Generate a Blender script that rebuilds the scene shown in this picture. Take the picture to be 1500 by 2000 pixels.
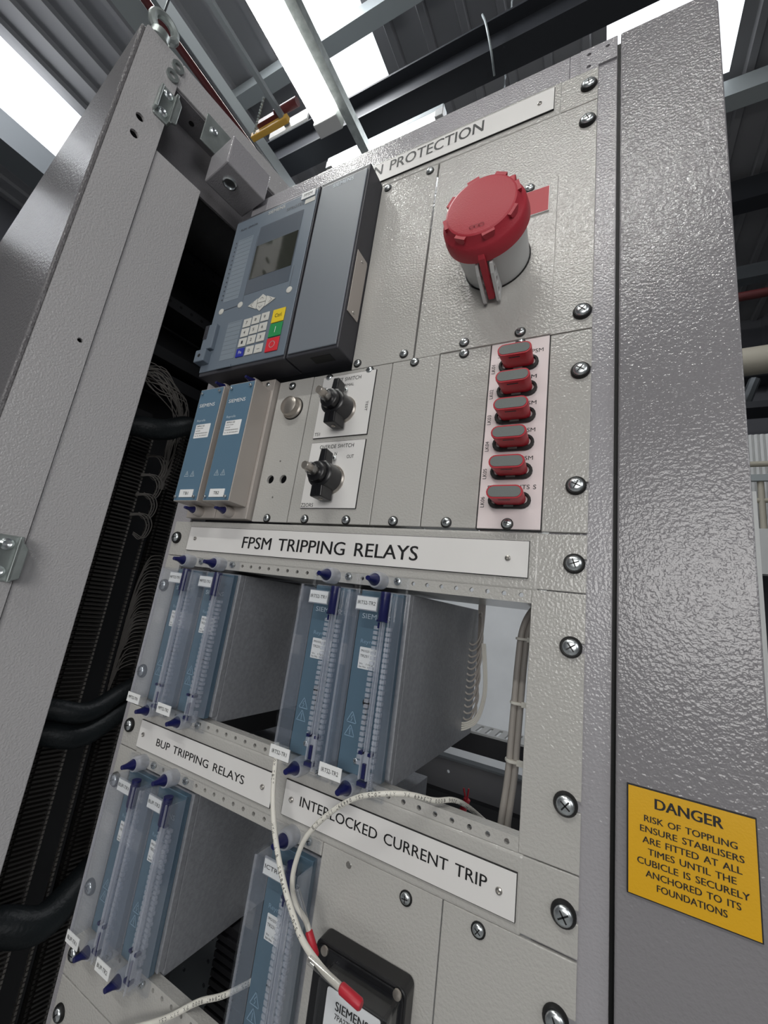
import bpy, bmesh, math, random
from mathutils import Matrix, Vector
random.seed(4)
S = bpy.context.scene
COL = S.collection
for o in list(bpy.data.objects): bpy.data.objects.remove(o)

# ------------------------------------------------------------------ camera
U = .04445
Z0 = 1.6
def zu(u): return Z0 - u*U
CAM = (.4955047, -.3408318, 1.5260380)
R = Matrix(((.8803732,.455203,.1331666),(.0113949,.2603936,-.9654353),(-.4741448,.8514608,.2240565)))                   # rows: right, down, forward in world axes
cd = bpy.data.cameras.new('camera'); cam = bpy.data.objects.new('camera', cd); COL.objects.link(cam)
mw = Matrix((( R[0][0], -R[1][0], -R[2][0], CAM[0]),
             ( R[0][1], -R[1][1], -R[2][1], CAM[1]),
             ( R[0][2], -R[1][2], -R[2][2], CAM[2]), (0,0,0,1)))
cam.matrix_world = mw
cd.sensor_fit = 'VERTICAL'; cd.sensor_height = 36; cd.lens = 809.65/2000*36
cd.clip_start = .01; cd.clip_end = 200
S.camera = cam

# ------------------------------------------------------------------ world, lights, exposure
w = bpy.data.worlds.new('workshop_air'); S.world = w; w.use_nodes = True
bg = w.node_tree.nodes['Background']; bg.inputs[0].default_value = (.80,.84,.90,1); bg.inputs[1].default_value = .07
S.view_settings.view_transform = 'Standard'; S.view_settings.look = 'None'
S.view_settings.exposure = 0.0; S.view_settings.gamma = 1; S.view_settings.use_curve_mapping = False
S.cycles.transparent_max_bounces = 40
S.cycles.max_bounces = 10
def area(name, loc, tgt, sx, sy, power, col=(1,1,1)):
    l = bpy.data.lights.new(name, 'AREA'); l.shape = 'RECTANGLE'; l.size = sx; l.size_y = sy; l.energy = power; l.color = col
    o = bpy.data.objects.new(name, l); COL.objects.link(o); o.location = loc
    o.rotation_euler = (Vector(tgt)-Vector(loc)).to_track_quat('-Z','Y').to_euler()
    return o
LIGHTS = [
    ('added_front_fill',     (.95,-2.1,1.85), (.35,0,1.55), 1.0, .8, 17, (1,.985,.96)),  # added fill lamp behind the camera, lifts the panels at mid height
    ('added_side_fill',   (2.7,-1.5,2.4), (0,0,1.6), 1.2, 1.2, 13, (.98,.99,1)),  # added fill lamp from the right, brightens the cubicle post strips
    ('rooflight_left_bay',   (-5.9,.6,6.95), (-.3,-.3,1.8), .9, 3.2, 150, (.93,.96,1)),
    ('rooflight_rear_bay',   (-1.9,.6,6.95), (-.2,2.4,1.6), .5, 3, 230, (.95,.97,1)),
    ('rooflight_right_bay',  (1.0,2.6,6.95), (.6,1.2,1.2), .9, 1.6, 90, (.95,.97,1)),
]
for a in LIGHTS: area(*a)

# ------------------------------------------------------------------ materials
def lin(h):
    h = h.lstrip('#'); c = [int(h[i:i+2],16)/255 for i in (0,2,4)]
    return tuple((x/12.92 if x<=.04045 else ((x+.055)/1.055)**2.4) for x in c)+(1,)
MATS = {}
def mat(name, col, rough=.45, metal=0, bump=None, spec=.5, var=None, coat=0):
    m = bpy.data.materials.new(name); m.use_nodes = True; nt = m.node_tree
    b = nt.nodes['Principled BSDF']; b.inputs['Base Color'].default_value = lin(col) if isinstance(col,str) else col
    b.inputs['Roughness'].default_value = rough; b.inputs['Metallic'].default_value = metal
    b.inputs['Specular IOR Level'].default_value = spec
    if coat: b.inputs['Coat Weight'].default_value = coat; b.inputs['Coat Roughness'].default_value = .08
    if bump or var:
        tc = nt.nodes.new('ShaderNodeTexCoord')
    if bump:
        n = nt.nodes.new('ShaderNodeTexNoise'); n.inputs['Scale'].default_value = bump[0]; n.inputs['Detail'].default_value = bump[2] if len(bump)>2 else 1.5
        n.inputs['Roughness'].default_value = .45
        bp = nt.nodes.new('ShaderNodeBump'); bp.inputs['Strength'].default_value = 1; bp.inputs['Distance'].default_value = bump[1]
        nt.links.new(tc.outputs['Object'], n.inputs['Vector']); nt.links.new(n.outputs['Fac'], bp.inputs['Height']); nt.links.new(bp.outputs['Normal'], b.inputs['Normal'])
    if var:
        n2 = nt.nodes.new('ShaderNodeTexNoise'); n2.inputs['Scale'].default_value = var[0]; n2.inputs['Detail'].default_value = 4
        rp = nt.nodes.new('ShaderNodeValToRGB'); c = b.inputs['Base Color'].default_value
        rp.color_ramp.elements[0].position = .3; rp.color_ramp.elements[1].position = .7
        rp.color_ramp.elements[0].color = tuple(x*(1-var[1]) for x in c[:3])+(1,); rp.color_ramp.elements[1].color = tuple(min(1,x*(1+var[1])) for x in c[:3])+(1,)
        nt.links.new(tc.outputs['Object'], n2.inputs['Vector']); nt.links.new(n2.outputs['Fac'], rp.inputs['Fac']); nt.links.new(rp.outputs['Color'], b.inputs['Base Color'])
    MATS[name] = m; return m
def clear(name, tint, base=.05, edge=.55, rough=.06):
    m = bpy.data.materials.new(name); m.use_nodes = True; nt = m.node_tree; nt.nodes.clear()
    o = nt.nodes.new('ShaderNodeOutputMaterial'); mx = nt.nodes.new('ShaderNodeMixShader'); t = nt.nodes.new('ShaderNodeBsdfTransparent')
    g = nt.nodes.new('ShaderNodeBsdfGlossy'); lw = nt.nodes.new('ShaderNodeLayerWeight'); lw.inputs[0].default_value = .5
    p = nt.nodes.new('ShaderNodeMath'); p.operation = 'POWER'; p.inputs[1].default_value = 3
    ma = nt.nodes.new('ShaderNodeMath'); ma.operation = 'MULTIPLY_ADD'; ma.inputs[1].default_value = edge; ma.inputs[2].default_value = base
    t.inputs[0].default_value = tint; g.inputs['Roughness'].default_value = rough; g.inputs[0].default_value = (1,1,1,1)
    L = nt.links.new
    L(lw.outputs['Facing'], p.inputs[0]); L(p.outputs[0], ma.inputs[0]); L(ma.outputs[0], mx.inputs[0]); L(t.outputs[0], mx.inputs[1]); L(g.outputs[0], mx.inputs[2]); L(mx.outputs[0], o.inputs[0])
    MATS[name] = m; return m
def glow(name, col, s):
    m = bpy.data.materials.new(name); m.use_nodes = True; nt = m.node_tree
    b = nt.nodes['Principled BSDF']; b.inputs['Base Color'].default_value = lin(col); b.inputs['Emission Color'].default_value = lin(col); b.inputs['Emission Strength'].default_value = s
    MATS[name] = m; return m

PAINT  = mat('textured_light_grey_paint', '#b5b3af', .16, bump=(480,.00048))
FRAMEP = mat('textured_frame_grey_paint', '#a09ea2', .15, bump=(480,.00048))
POSTP  = mat('textured_cubicle_grey_paint', '#858386', .15, bump=(480,.00048))
CUBLIT   = mat('textured_lit_post_paint', '#bcbabb', .18, bump=(480,.0006))  # cubicle grey lightened, stands in for stronger light on post, strip and rail
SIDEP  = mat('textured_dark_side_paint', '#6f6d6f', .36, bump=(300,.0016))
SMOOTH = mat('smooth_grey_steel', '#b3afab', .42, bump=(900,.00008))
CASEM  = mat('stippled_zinc_case', '#8f9196', .42, .12, bump=(600,.00025), var=(250,.12))
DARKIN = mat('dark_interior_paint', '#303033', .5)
PLATE  = mat('engraved_white_plate', '#e2e0de', .33, var=(18,.02))
PINKPL = mat('engraved_pale_plate', '#e6dada', .4)
INK    = mat('black_lettering', '#141416', .5)
BLACK  = mat('black_plastic', '#1a1a1c', .38)
BLACKS = mat('black_satin_bakelite', '#17171a', .3)
RUBBER = mat('black_rubber', '#0d0d0e', .55)
CHROME = mat('zinc_plated_screw', '#dfe4e6', .30, 1)
ALU    = mat('brushed_steel_button', '#b9b2aa', .33, .85)
RIVET  = mat('steel_rivet', '#b8b5b0', .3, .9)
GALV   = mat('galvanised_steel', '#a9b0ae', .42, .7, var=(40,.18))
RED    = mat('red_plastic', '#b52333', .42)
REDF   = mat('red_ribbed_lid', '#b02c3a', .5, bump=(700,.00015))
REDPL  = mat('red_engraved_plate', '#b21f2f', .45)
WHITEP = mat('light_grey_socket_plastic', '#c6c7c6', .4)
CAPG   = mat('grey_link_cap', '#6b706e', .55, bump=(900,.0001))
NAVY   = mat('navy_plastic', '#12164f', .32)
BLUEF  = mat('steel_blue_front', '#56748a', .5, bump=(800,.00005))
BLUEG  = mat('relay_blue_front', '#566f80', .5)
SILVER = mat('satin_aluminium', '#b5aea8', .42, .25)
DEVF   = mat('slate_front_film', '#68737f', .42)
DEVF2  = mat('slate_metal_cover', '#6f757d', .45, bump=(900,.00006))
DEVB   = mat('anthracite_housing', '#37373d', .5, bump=(900,.0001))
LCD    = mat('dark_lcd_glass', '#33352f', .06, coat=.6)
LCDB   = mat('display_surround', '#545c66', .28)
KEYG   = mat('pale_grey_key', '#c9c8c2', .5)
YEL    = mat('yellow_key', '#e2c318', .5)
GRN    = mat('green_key', '#178a4a', .5)
REDK   = mat('red_key', '#d0202f', .5)
BLU    = mat('blue_key', '#1c2a9a', .5)
LBL    = mat('white_paper_label', '#e9eaea', .55)
PRINT  = mat('white_print', '#c3d0da', .5)
PRINTD = mat('pale_blue_print', '#8aa6bb', .5)
DANG   = mat('yellow_danger_plate', '#d9a511', .42, bump=(800,.00006))
CABLEW = mat('white_cable_sheath', '#dedbd2', .45)
CABLEG = mat('grey_wire', '#a7a19b', .5)
WIREB  = mat('brown_grey_wire', '#6f6763', .5)
CONDU  = mat('black_conduit', '#23292c', .5, bump=(260,.0006))
TERM   = mat('grey_terminal_plastic', '#4a4744', .55)
TERMW  = mat('terminal_marker_strip', '#8f8a84', .55)
DUCTB  = mat('black_slotted_duct', '#16161a', .5)
CLEAR  = clear('clear_polycarbonate', (.975,.98,.988,1), .022, .42)
CLEARF = clear('frosted_clear_plastic', (.90,.915,.94,1), .10, .5, .2)
def milky(name, col, fac):
    m = clear(name, (.97,.975,.985,1), .03, .4, .1); nt = m.node_tree
    o = nt.nodes['Material Output']; src = o.inputs[0].links[0].from_socket
    mx = nt.nodes.new('ShaderNodeMixShader'); d = nt.nodes.new('ShaderNodeBsdfPrincipled'); d.inputs['Base Color'].default_value = lin(col); d.inputs['Roughness'].default_value = .3
    mx.inputs[0].default_value = fac; nt.links.new(src, mx.inputs[1]); nt.links.new(d.outputs[0], mx.inputs[2]); nt.links.new(mx.outputs[0], o.inputs[0]); return m
EDGE   = milky('clear_plastic_edge', '#dfe2ea', .34)
RIB    = milky('clear_plastic_rib', '#d8dce6', .17)
TUBE   = clear('clear_sleeve', (.9,.9,.9,1), .12, .6, .1)
CEIL   = mat('roof_sheet', '#8f8f92', .55)
STEELD = mat('dark_beam_paint', '#2c2e33', .45)
STEELG = mat('grey_purlin', '#71767a', .5, .3)
STEELL = mat('pale_steel', '#a9b0b2', .5, .3)
WALLM  = mat('dark_wall_sheet', '#6b6c72', .6)
FLOORM = mat('grey_floor_paint', '#8b8c8c', .4, var=(3,.08))
WHITEW = mat('white_board', '#d9dce0', .6, var=(2.5,.12))
WHITEX = mat('pale_painted_board', '#d4d5d4', .6)
PIPEC  = mat('cream_pipe', '#b9b3a4', .5)
PIPER  = mat('dark_red_pipe', '#4e191b', .5)
CLEARB = clear('translucent_bin', (.80,.82,.83,1), .2, .5, .3)
SKYL   = glow('bright_rooflight', '#f1f4f8', 1.6)
TUBEL  = glow('lit_diffuser', '#fbfbf6', 30)
BARE   = glow('bare_lit_tube', '#fbfbf6', 100)
YELM   = mat('orange_yellow_paint', '#a88335', .5)

# ------------------------------------------------------------------ mesh building
class M:
    def __init__(s, xf=None): s.bm = bmesh.new(); s.xf = xf; s.mi = 0
    def _f(s, vs):
        try:
            f = s.bm.faces.new(vs); f.material_index = s.mi; return f
        except ValueError: return None
    def box(s, x0,x1,y0,y1,z0,z1):
        v = [s.bm.verts.new((x,y,z)) for x in (x0,x1) for y in (y0,y1) for z in (z0,z1)]
        for q in ((0,1,3,2),(4,6,7,5),(0,4,5,1),(2,3,7,6),(0,2,6,4),(1,5,7,3)): s._f([v[i] for i in q])
        return s
    def loft(s, rings, cap=True, closed=True):
        R_ = [[s.bm.verts.new(p) for p in r] for r in rings]
        n = len(R_[0])
        for a,b in zip(R_,R_[1:]):
            for i in range(n if closed else n-1): s._f([a[i],a[(i+1)%n],b[(i+1)%n],b[i]])
        if cap: s._f(R_[0][::-1]); s._f(R_[-1])
        return s
    def prism(s, pts, y0, y1):          # outline in XZ pushed along Y
        return s.loft([[(x,y0,z) for x,z in pts],[(x,y1,z) for x,z in pts]])
    def plate(s, outer, holes, y0, y1): # outline with holes in XZ, pushed along Y
        bm2 = bmesh.new(); ed = []
        for lp in [outer]+holes:
            vs = [bm2.verts.new((x,y0,z)) for x,z in lp]
            for i in range(len(vs)): ed.append(bm2.edges.new((vs[i],vs[(i+1)%len(vs)])))
        bmesh.ops.triangle_fill(bm2, use_beauty=True, use_dissolve=False, edges=ed)
        g = bmesh.ops.extrude_face_region(bm2, geom=bm2.faces[:])
        for e in g['geom']:
            if isinstance(e, bmesh.types.BMVert): e.co.y = y1
        bmesh.ops.recalc_face_normals(bm2, faces=bm2.faces[:])
        return s._merge(bm2)
    def _merge(s, bm2, mtx=None):
        mp = {}
        for v in bm2.verts: mp[v] = s.bm.verts.new(mtx@v.co if mtx else v.co)
        for f in bm2.faces: s._f([mp[v] for v in f.verts])
        bm2.free(); return s
    def lathe(s, prof, c, ax=(0,-1,0), seg=24, cap=True):   # prof = [(radius, height along ax)]
        a = Vector(ax).normalized(); t = a.orthogonal().normalized(); b = a.cross(t); c = Vector(c)
        rings = []
        for r,h in prof:
            r = max(r,1e-6)
            rings.append([c+a*h+t*(r*math.cos(2*math.pi*i/seg))+b*(r*math.sin(2*math.pi*i/seg)) for i in range(seg)])
        return s.loft(rings, cap)
    def cyl(s, p0, p1, r, r1=None, seg=16):
        p0 = Vector(p0); p1 = Vector(p1)
        return s.lathe([(r,0),(r if r1 is None else r1,(p1-p0).length)], p0, p1-p0, seg)
    def tube(s, path, r, seg=10):
        P = [Vector(p) for p in path]; rings = []; up = None
        for i,p in enumerate(P):
            d = (P[min(i+1,len(P)-1)]-P[max(i-1,0)]).normalized()
            if up is None: up = d.orthogonal().normalized()
            up = (up-d*up.dot(d)).normalized(); b = d.cross(up)
            rings.append([p+up*(r*math.cos(2*math.pi*k/seg))+b*(r*math.sin(2*math.pi*k/seg)) for k in range(seg)])
        return s.loft(rings)
    def text(s, txt, x0, x1, z0, z1, y, rot=0, space=1.0, bold=0):
        if bold: s.text(txt, x0, x1, z0, z1, y, rot, space); x0 += bold; x1 += bold; y -= .00003
        cu = bpy.data.curves.new('t','FONT'); cu.body = txt; cu.space_word = space; cu.resolution_u = 3
        ob = bpy.data.objects.new('t', cu); COL.objects.link(ob)
        dg = bpy.context.evaluated_depsgraph_get(); me = bpy.data.meshes.new_from_object(ob.evaluated_get(dg))
        bpy.data.objects.remove(ob); bpy.data.curves.remove(cu)
        bm2 = bmesh.new(); bm2.from_mesh(me); bpy.data.meshes.remove(me)
        if rot: bmesh.ops.transform(bm2, matrix=Matrix.Rotation(math.radians(rot),4,'Z'), verts=bm2.verts[:])
        xs = [v.co.x for v in bm2.verts]; ys = [v.co.y for v in bm2.verts]
        ax,bx,ay,by = min(xs),max(xs),min(ys),max(ys)
        if x1 is None: sx = (z1-z0)/(by-ay)*.92; off = x0
        elif isinstance(x1, tuple): sx = (z1-z0)/(by-ay)*.92; off = (x0+x1[0])/2-(bx-ax)*sx/2
        else: sx = (x1-x0)/(bx-ax); off = x0
        sz = (z1-z0)/(by-ay)
        for v in bm2.verts: v.co = Vector((off+(v.co.x-ax)*sx, y, z0+(v.co.y-ay)*sz))
        return s._merge(bm2)
    def disc(s, x, y, z, r, seg=16):
        s._f([s.bm.verts.new((x+r*math.cos(2*math.pi*i/seg), y, z+r*math.sin(2*math.pi*i/seg))) for i in range(seg)]); return s
    def line(s, pts, wd, y, closed=False):       # flat printed line in XZ
        n = len(pts)
        for i in range(n if closed else n-1):
            a = Vector(pts[i]); b = Vector(pts[(i+1)%n]); d = (b-a).normalized()*wd/2; q = Vector((-d.y,d.x)); a2=a-d; b2=b+d
            s._f([s.bm.verts.new((p.x,y,p.y)) for p in (a2-q,b2-q,b2+q,a2+q)])
        return s

def circ(x, z, r, n=10): return [(x+r*math.cos(2*math.pi*i/n), z+r*math.sin(2*math.pi*i/n)) for i in range(n)]
def stadium(x, z, w_, h, n=8):
    r = h/2; p = []
    for i in range(n+1): a = -math.pi/2+math.pi*i/n; p.append((x+w_/2-r+r*math.cos(a), z+r*math.sin(a)))
    for i in range(n+1): a = math.pi/2+math.pi*i/n; p.append((x-w_/2+r+r*math.cos(a), z+r*math.sin(a)))
    return p
def rrect(x0,x1,z0,z1,r,n=5):
    p = []
    for cx,cz,a0 in ((x1-r,z0+r,-90),(x1-r,z1-r,0),(x0+r,z1-r,90),(x0+r,z0+r,180)):
        for i in range(n+1): a = math.radians(a0+90*i/n); p.append((cx+r*math.cos(a), cz+r*math.sin(a)))
    return p
def smooth_path(pts, n=8):
    P = [Vector(p) for p in pts]; P = [2*P[0]-P[1]]+P+[2*P[-1]-P[-2]]; out = []
    for i in range(1,len(P)-2):
        a,b,c,d = P[i-1:i+3]
        for k in range(n):
            t = k/n; out.append(.5*((2*b)+(c-a)*t+(2*a-5*b+4*c-d)*t*t+(3*b-a-3*c+d)*t**3))
    out.append(P[-2]); return out

def obj(name, m, mats, parent=None, smooth=False, bevel=0, seg=2):
    bmesh.ops.recalc_face_normals(m.bm, faces=m.bm.faces[:]) if bevel or smooth else None
    if m.xf: bmesh.ops.transform(m.bm, matrix=m.xf, verts=m.bm.verts[:])
    me = bpy.data.meshes.new(name)
    if parent is not None:
        root = parent; off = Vector((0,0,0))
        while root is not None: off += root.location; root = root.parent
        bmesh.ops.translate(m.bm, vec=-off, verts=m.bm.verts[:])
    m.bm.to_mesh(me); m.bm.free()
    for k in (mats if isinstance(mats,(list,tuple)) else [mats]): me.materials.append(k)
    if smooth: me.polygons.foreach_set('use_smooth', [True]*len(me.polygons)); me.set_sharp_from_angle(angle=math.radians(38))
    o = bpy.data.objects.new(name, me); COL.objects.link(o)
    if parent is not None: o.parent = parent
    if bevel:
        b = o.modifiers.new('bevel','BEVEL'); b.width = bevel; b.segments = seg; b.limit_method = 'ANGLE'; b.angle_limit = math.radians(40)
        b.harden_normals = False
    return o
def tag(o, label, cat, group=None):
    o['label'] = label; o['category'] = cat
    if group: o['group'] = group
    return o
def thing(name, label, cat, loc, group=None):
    o = bpy.data.objects.new(name, None); COL.objects.link(o); o.location = loc; o.empty_display_size = .02
    return tag(o, label, cat, group)
def struct(name, m, mats, **k):
    o = obj(name, m, mats, **k); o['kind'] = 'structure'; return o
def copy_tree(o, parent=None):
    c = o.copy(); COL.objects.link(c)
    if parent is not None: c.parent = parent
    for ch in list(o.children): copy_tree(ch, c)
    return c

# ------------------------------------------------------------------ room shell
XL, XR, YB, YF, ZR = -8.0, 5.0, -4.0, 7.5, 7.0
struct('floor', M().box(XL,XR,YB,YF,-.05,0), FLOORM)
# roof sheets leave openings for the rooflights
SKY = [(-2.17,-1.60,-1.2,2.9),(-6.45,-5.40,-1.0,2.6),(.44,1.49,1.6,3.5)]
def roof():
    m = M(); xs = sorted({XL,XR,*[v for q in SKY for v in q[:2]]}); ys = sorted({YB,YF,*[v for q in SKY for v in q[2:]]})
    for xa,xb in zip(xs,xs[1:]):
        for ya,yb in zip(ys,ys[1:]):
            cx,cy = (xa+xb)/2,(ya+yb)/2
            if any(q[0]<cx<q[1] and q[2]<cy<q[3] for q in SKY): continue
            m.box(xa,xb,ya,yb,ZR,ZR+.04)
            n = max(1,round((xb-xa)/.33))
            for i in range(n):
                x = xa+(i+.5)*(xb-xa)/n
                m.loft([[(x-.05,y,ZR),(x-.03,y,ZR-.045),(x+.03,y,ZR-.045),(x+.05,y,ZR)] for y in (ya,yb)])
    return m
struct('ceiling', roof(), CEIL)
for i,q in enumerate(SKY):
    struct('window_%d'%(i+1), M().box(q[0],q[1],q[2],q[3],ZR+.005,ZR+.03), SKYL)
wm = M(); wm.box(XL,XR,YF,YF+.1,0,ZR)
for i in range(26):
    x = XL+.25+i*.5; wm.loft([[(x-.06,YF,z),(x-.03,YF-.05,z),(x+.03,YF-.05,z),(x+.06,YF,z)] for z in (0,ZR)])
struct('wall_rear', wm, WALLM)
struct('wall_left', M().box(XL-.1,XL,YB,YF,0,ZR), WALLM)

def purlin(name, label, x0,x1,y0,y1,z0,z1, m_, axis='x', flange=.0, drop=False):
    o = M()
    if flange:   # I section along x
        t = .02; yc = (y0+y1)/2
        o.box(x0,x1,y0,y1,z0,z0+t); o.box(x0,x1,y0,y1,z1-t,z1); o.box(x0,x1,yc-.008,yc+.008,z0+t,z1-t)
    else: o.box(x0,x1,y0,y1,z0,z1)
    if drop: o.box(x0+.006,x1-.006,y0,y0+.008,z1,ZR)
    return tag(obj(name, o, m_), label, 'beam')
purlin('steel_beam','wide dark steel beam crossing above the relay cubicle under the roof', -4.2,XR,1.68,1.86,5.5,5.84, STEELD, flange=1)
purlin('roof_purlin','pale steel purlin crossing the middle bright rooflight', -3.4,1.2,1.62,1.76,6.76,6.93, STEELL)
purlin('roof_purlin','grey purlin across the right hand rooflight edge behind the tall post', .2,XR,3.5,3.66,6.7,6.9, STEELL)
purlin('roof_purlin','dark roof purlin further back, right of the tall post', .6,XR,4.6,4.8,6.55,6.85, STEELD)
purlin('roof_purlin','grey rail under the roof, right of the tall post', .6,XR,5.6,5.75,6.3,6.5, STEELG)
purlin('roof_purlin','rearmost dark purlin against the rear wall at right', .6,XR,7.1,7.4,5.7,6.0, STEELD)
purlin('roof_truss_member','pale flat roof member running away behind the cubicle eyebolt', -2.30,-2.02,-2,4.4,5.0,5.12, STEELL, axis='y')
purlin('roof_truss_member','dark roof member at far left under the left rooflight', -4.45,-4.15,-2,4.4,5.0,5.25, STEELG, axis='y')

def beam_mesh(o, label, cat): return tag(o, label, cat)
# fluorescent battens
def batten(label, loc, length, axis, wd=.13, lit=None):
    t = thing('ceiling_light', label, 'light', loc)
    x,y,z = loc; h = length/2
    def bx(m, a0,a1,b0,b1,z0,z1):
        return m.box(a0,a1,b0,b1,z0,z1) if axis == 'x' else m.box(b0,b1,a0,a1,z0,z1)
    c = y if axis == 'y' else x; d = x if axis == 'y' else y
    obj('housing', bx(M(), c-h,c+h,d-wd/2,d+wd/2,z+.02,z+.07), STEELL, t, bevel=.006)
    obj('diffuser', bx(M(), c-h+.05,c+h-.05,d-wd/2+.004,d+wd/2-.004,z-.035,z+.02), lit or TUBEL, t, bevel=.012)
    for ca,cb in ((c-h-.002,c-h+.06),(c+h-.06,c+h+.002)): obj('end_cap', bx(M(), ca,cb,d-wd/2-.004,d+wd/2+.004,z-.04,z+.03), WHITEP, t, bevel=.004)
    return t
batten('long lit fluorescent fitting hanging on a galvanised channel above the open cubicle', (-.63,-.10,3.62), 1.62, 'y', .115)
batten('lit fluorescent fitting over the aisle behind the viewer, out of the photo', (.15,-2.9,5.1), 2.6, 'x', .07, BARE)
batten('lit fluorescent tube seen under the dark steel beam, behind the cubicle top', (-1.05,1.62,4.95), 1.0, 'x', .07)
purlin('cable_channel','galvanised channel carrying the long lit fluorescent fitting', -.555,-.515,-2.0,1.0,3.60,3.645, GALV, axis='y')
purlin('hanging_rod','thin pale conduit running beside the long lit fluorescent fitting', -1.085,-1.06,-1.5,.80,4.0,4.025, STEELG, axis='y')
purlin('hanging_rod','short dark conduit left of the thin pale conduit', -1.335,-1.315,.22,.95,4.0,4.02, STEELD, axis='y', drop=True)
tag(obj('pipe', M().tube([(-.60,-2.5,3.0),(-.60,3.0,3.0)], .011), PIPER, smooth=True), 'dark red pipe running behind the eyebolt along the cubicle roof', 'pipe')
g = thing('crane_trolley', 'small yellow hoist trolley with chain under the roof left of the lit fitting', 'hoist', (-1.1,.78,4.0))
obj('arm', M().box(-1.30,-1.04,.755,.785,3.985,4.02), YELM, g, bevel=.004)
obj('motor', M().cyl((-1.12,.75,4.05),(-.97,.75,4.05),.022).box(-1.25,-1.12,.74,.77,4.03,4.06), PIPER, g, smooth=True)
obj('load_sign', M().box(-1.2,-.93,.80,.81,3.98,4.06), LBL, g)
m = M()
for i in range(14):
    m.cyl((-1.29+.013*i,.765-.008*i,4.0+.002*i),(-1.283+.013*i,.761-.008*i,4.0+.002*i),.006,seg=6)
obj('chain', m, GALV, g)
tag(obj('hanging_cable', M().tube(smooth_path([(-.356,1.635,5.84),(-.297,1.584,5.6),(-.268,1.67,5.45),(-.279,1.806,5.45)]), .008), STEELL, smooth=True), 'thin pale cable looping over the dark steel beam', 'cable')
tag(obj('hanging_chain', M().tube([(-.26,2.0+.01*(i%2),5.3+.05*i) for i in range(35)], .007, 6), STEELL), 'thin chain hanging in front of the roof above the top nameplate', 'chain')

# mezzanine at the right, far behind
b = thing('mezzanine', 'white fronted mezzanine edge at the far right behind the cubicle', 'balcony', (2.5,5.0,2.35))
obj('fascia', M().box(1.4,XR,5.0,5.12,2.35,2.81), WHITEX, b)
obj('deck', M().box(1.4,XR,5.12,7.4,2.7,2.8), STEELD, b)
r = thing('guard_rail', 'pale tubular guard rail on the far mezzanine', 'railing', (2.5,5.05,2.81))
for i in range(7): obj('post', M().cyl((1.9+i*.5-.0,5.05,2.81),(1.9+i*.5,5.05,3.40),.028), PIPEC, r, smooth=True)
obj('top_rail', M().tube([(1.4,5.05,3.52),(XR,5.05,3.52)],.03), PIPEC, r, smooth=True)
obj('middle_rail', M().tube([(1.4,5.05,3.12),(XR,5.05,3.12)],.025), PIPEC, r, smooth=True)
obj('kick_board', M().box(1.4,XR,5.0,5.04,3.32,3.39), STEELL, r)
m = M()
for i in range(7): m.cyl((1.93+i*.05,5.4,2.8),(1.93+i*.05,5.4,4.0),.03,seg=8)
tag(obj('fluted_column', m, WHITEX, smooth=True), 'white fluted column behind the mezzanine guard rail', 'column')
tag(obj('duct_pipe', M().tube([(1.2,5.2,4.82),(XR,5.2,4.9)],.16,16), PIPEC, smooth=True), 'thick grey duct crossing the dark wall right of the tall post', 'duct')
tag(obj('pipe', M().tube([(1.2,4.95,5.53),(XR,4.95,5.56)],.05,12), PIPER, smooth=True), 'dark red pipe crossing the dark wall at the right edge', 'pipe')
tag(obj('cable_tray', M().box(1.2,XR,5.3,5.6,4.3,4.38), STEELD), 'dark cable tray under the thick grey duct at right', 'tray')
tag(obj('brace', M().tube([(2.1,5.75,4.9),(1.75,5.75,3.9)],.06,8), STEELG), 'diagonal grey brace above the far mezzanine', 'brace')

# things seen through the relay opening
tag(obj('partition_board', M().box(-2.4,.092,2.4,2.43,.0,2.4), WHITEW), 'pale grey cloudy board standing behind the open relay shelf', 'board')
tag(obj('partition_board', M().box(.096,1.2,2.44,2.46,1.262,2.4), WHITEX), 'brighter white board seen at the right of the relay shelf window', 'board')
tag(obj('bench_board', M().box(.096,1.2,2.44,2.48,.0,1.258), STEELL), 'grey lower board under the brighter white board', 'board')

# ------------------------------------------------------------------ the cubicle at left (local frame along its opening)
TH = math.radians(8)
CX = Matrix.Translation((-.04,0,0)) @ Matrix.Rotation(math.pi/2-TH,4,'Z')   # local x along opening, local y into cubicle
cab = thing('cubicle', 'open grey textured steel cubicle with black interior at the left', 'cabinet', (-.04,0,0))
def C(): return M(CX)
ZT = 2.256
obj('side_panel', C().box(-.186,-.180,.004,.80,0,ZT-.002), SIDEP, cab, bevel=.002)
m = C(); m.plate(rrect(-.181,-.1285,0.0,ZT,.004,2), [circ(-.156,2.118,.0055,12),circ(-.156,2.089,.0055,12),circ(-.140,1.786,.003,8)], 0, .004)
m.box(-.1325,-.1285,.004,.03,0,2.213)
obj('corner_post', m, CUBLIT, cab)
obj('inner_strip', C().box(-.1275,-.0605,.002,.006,0,2.097).box(-.0645,-.0605,.006,.03,0,2.097), CUBLIT, cab, bevel=.001)
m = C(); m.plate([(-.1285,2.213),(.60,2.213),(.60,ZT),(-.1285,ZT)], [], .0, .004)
obj('top_rail', m, CUBLIT, cab, bevel=.001)
m = C(); m.box(-.128,.60,.004,.045,2.211,2.214)
obj('rail_flange', m, POSTP, cab)
m = C(); m.box(-.128,.60,.045,.049,2.13,2.214)
obj('rail_lip', m, POSTP, cab)
obj('roof_panel', C().box(-.18,.60,.004,.80,ZT-.004,ZT), POSTP, cab)
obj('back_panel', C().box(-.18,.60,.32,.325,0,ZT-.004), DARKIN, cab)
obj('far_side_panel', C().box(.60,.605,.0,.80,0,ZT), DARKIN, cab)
m = C()
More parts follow.
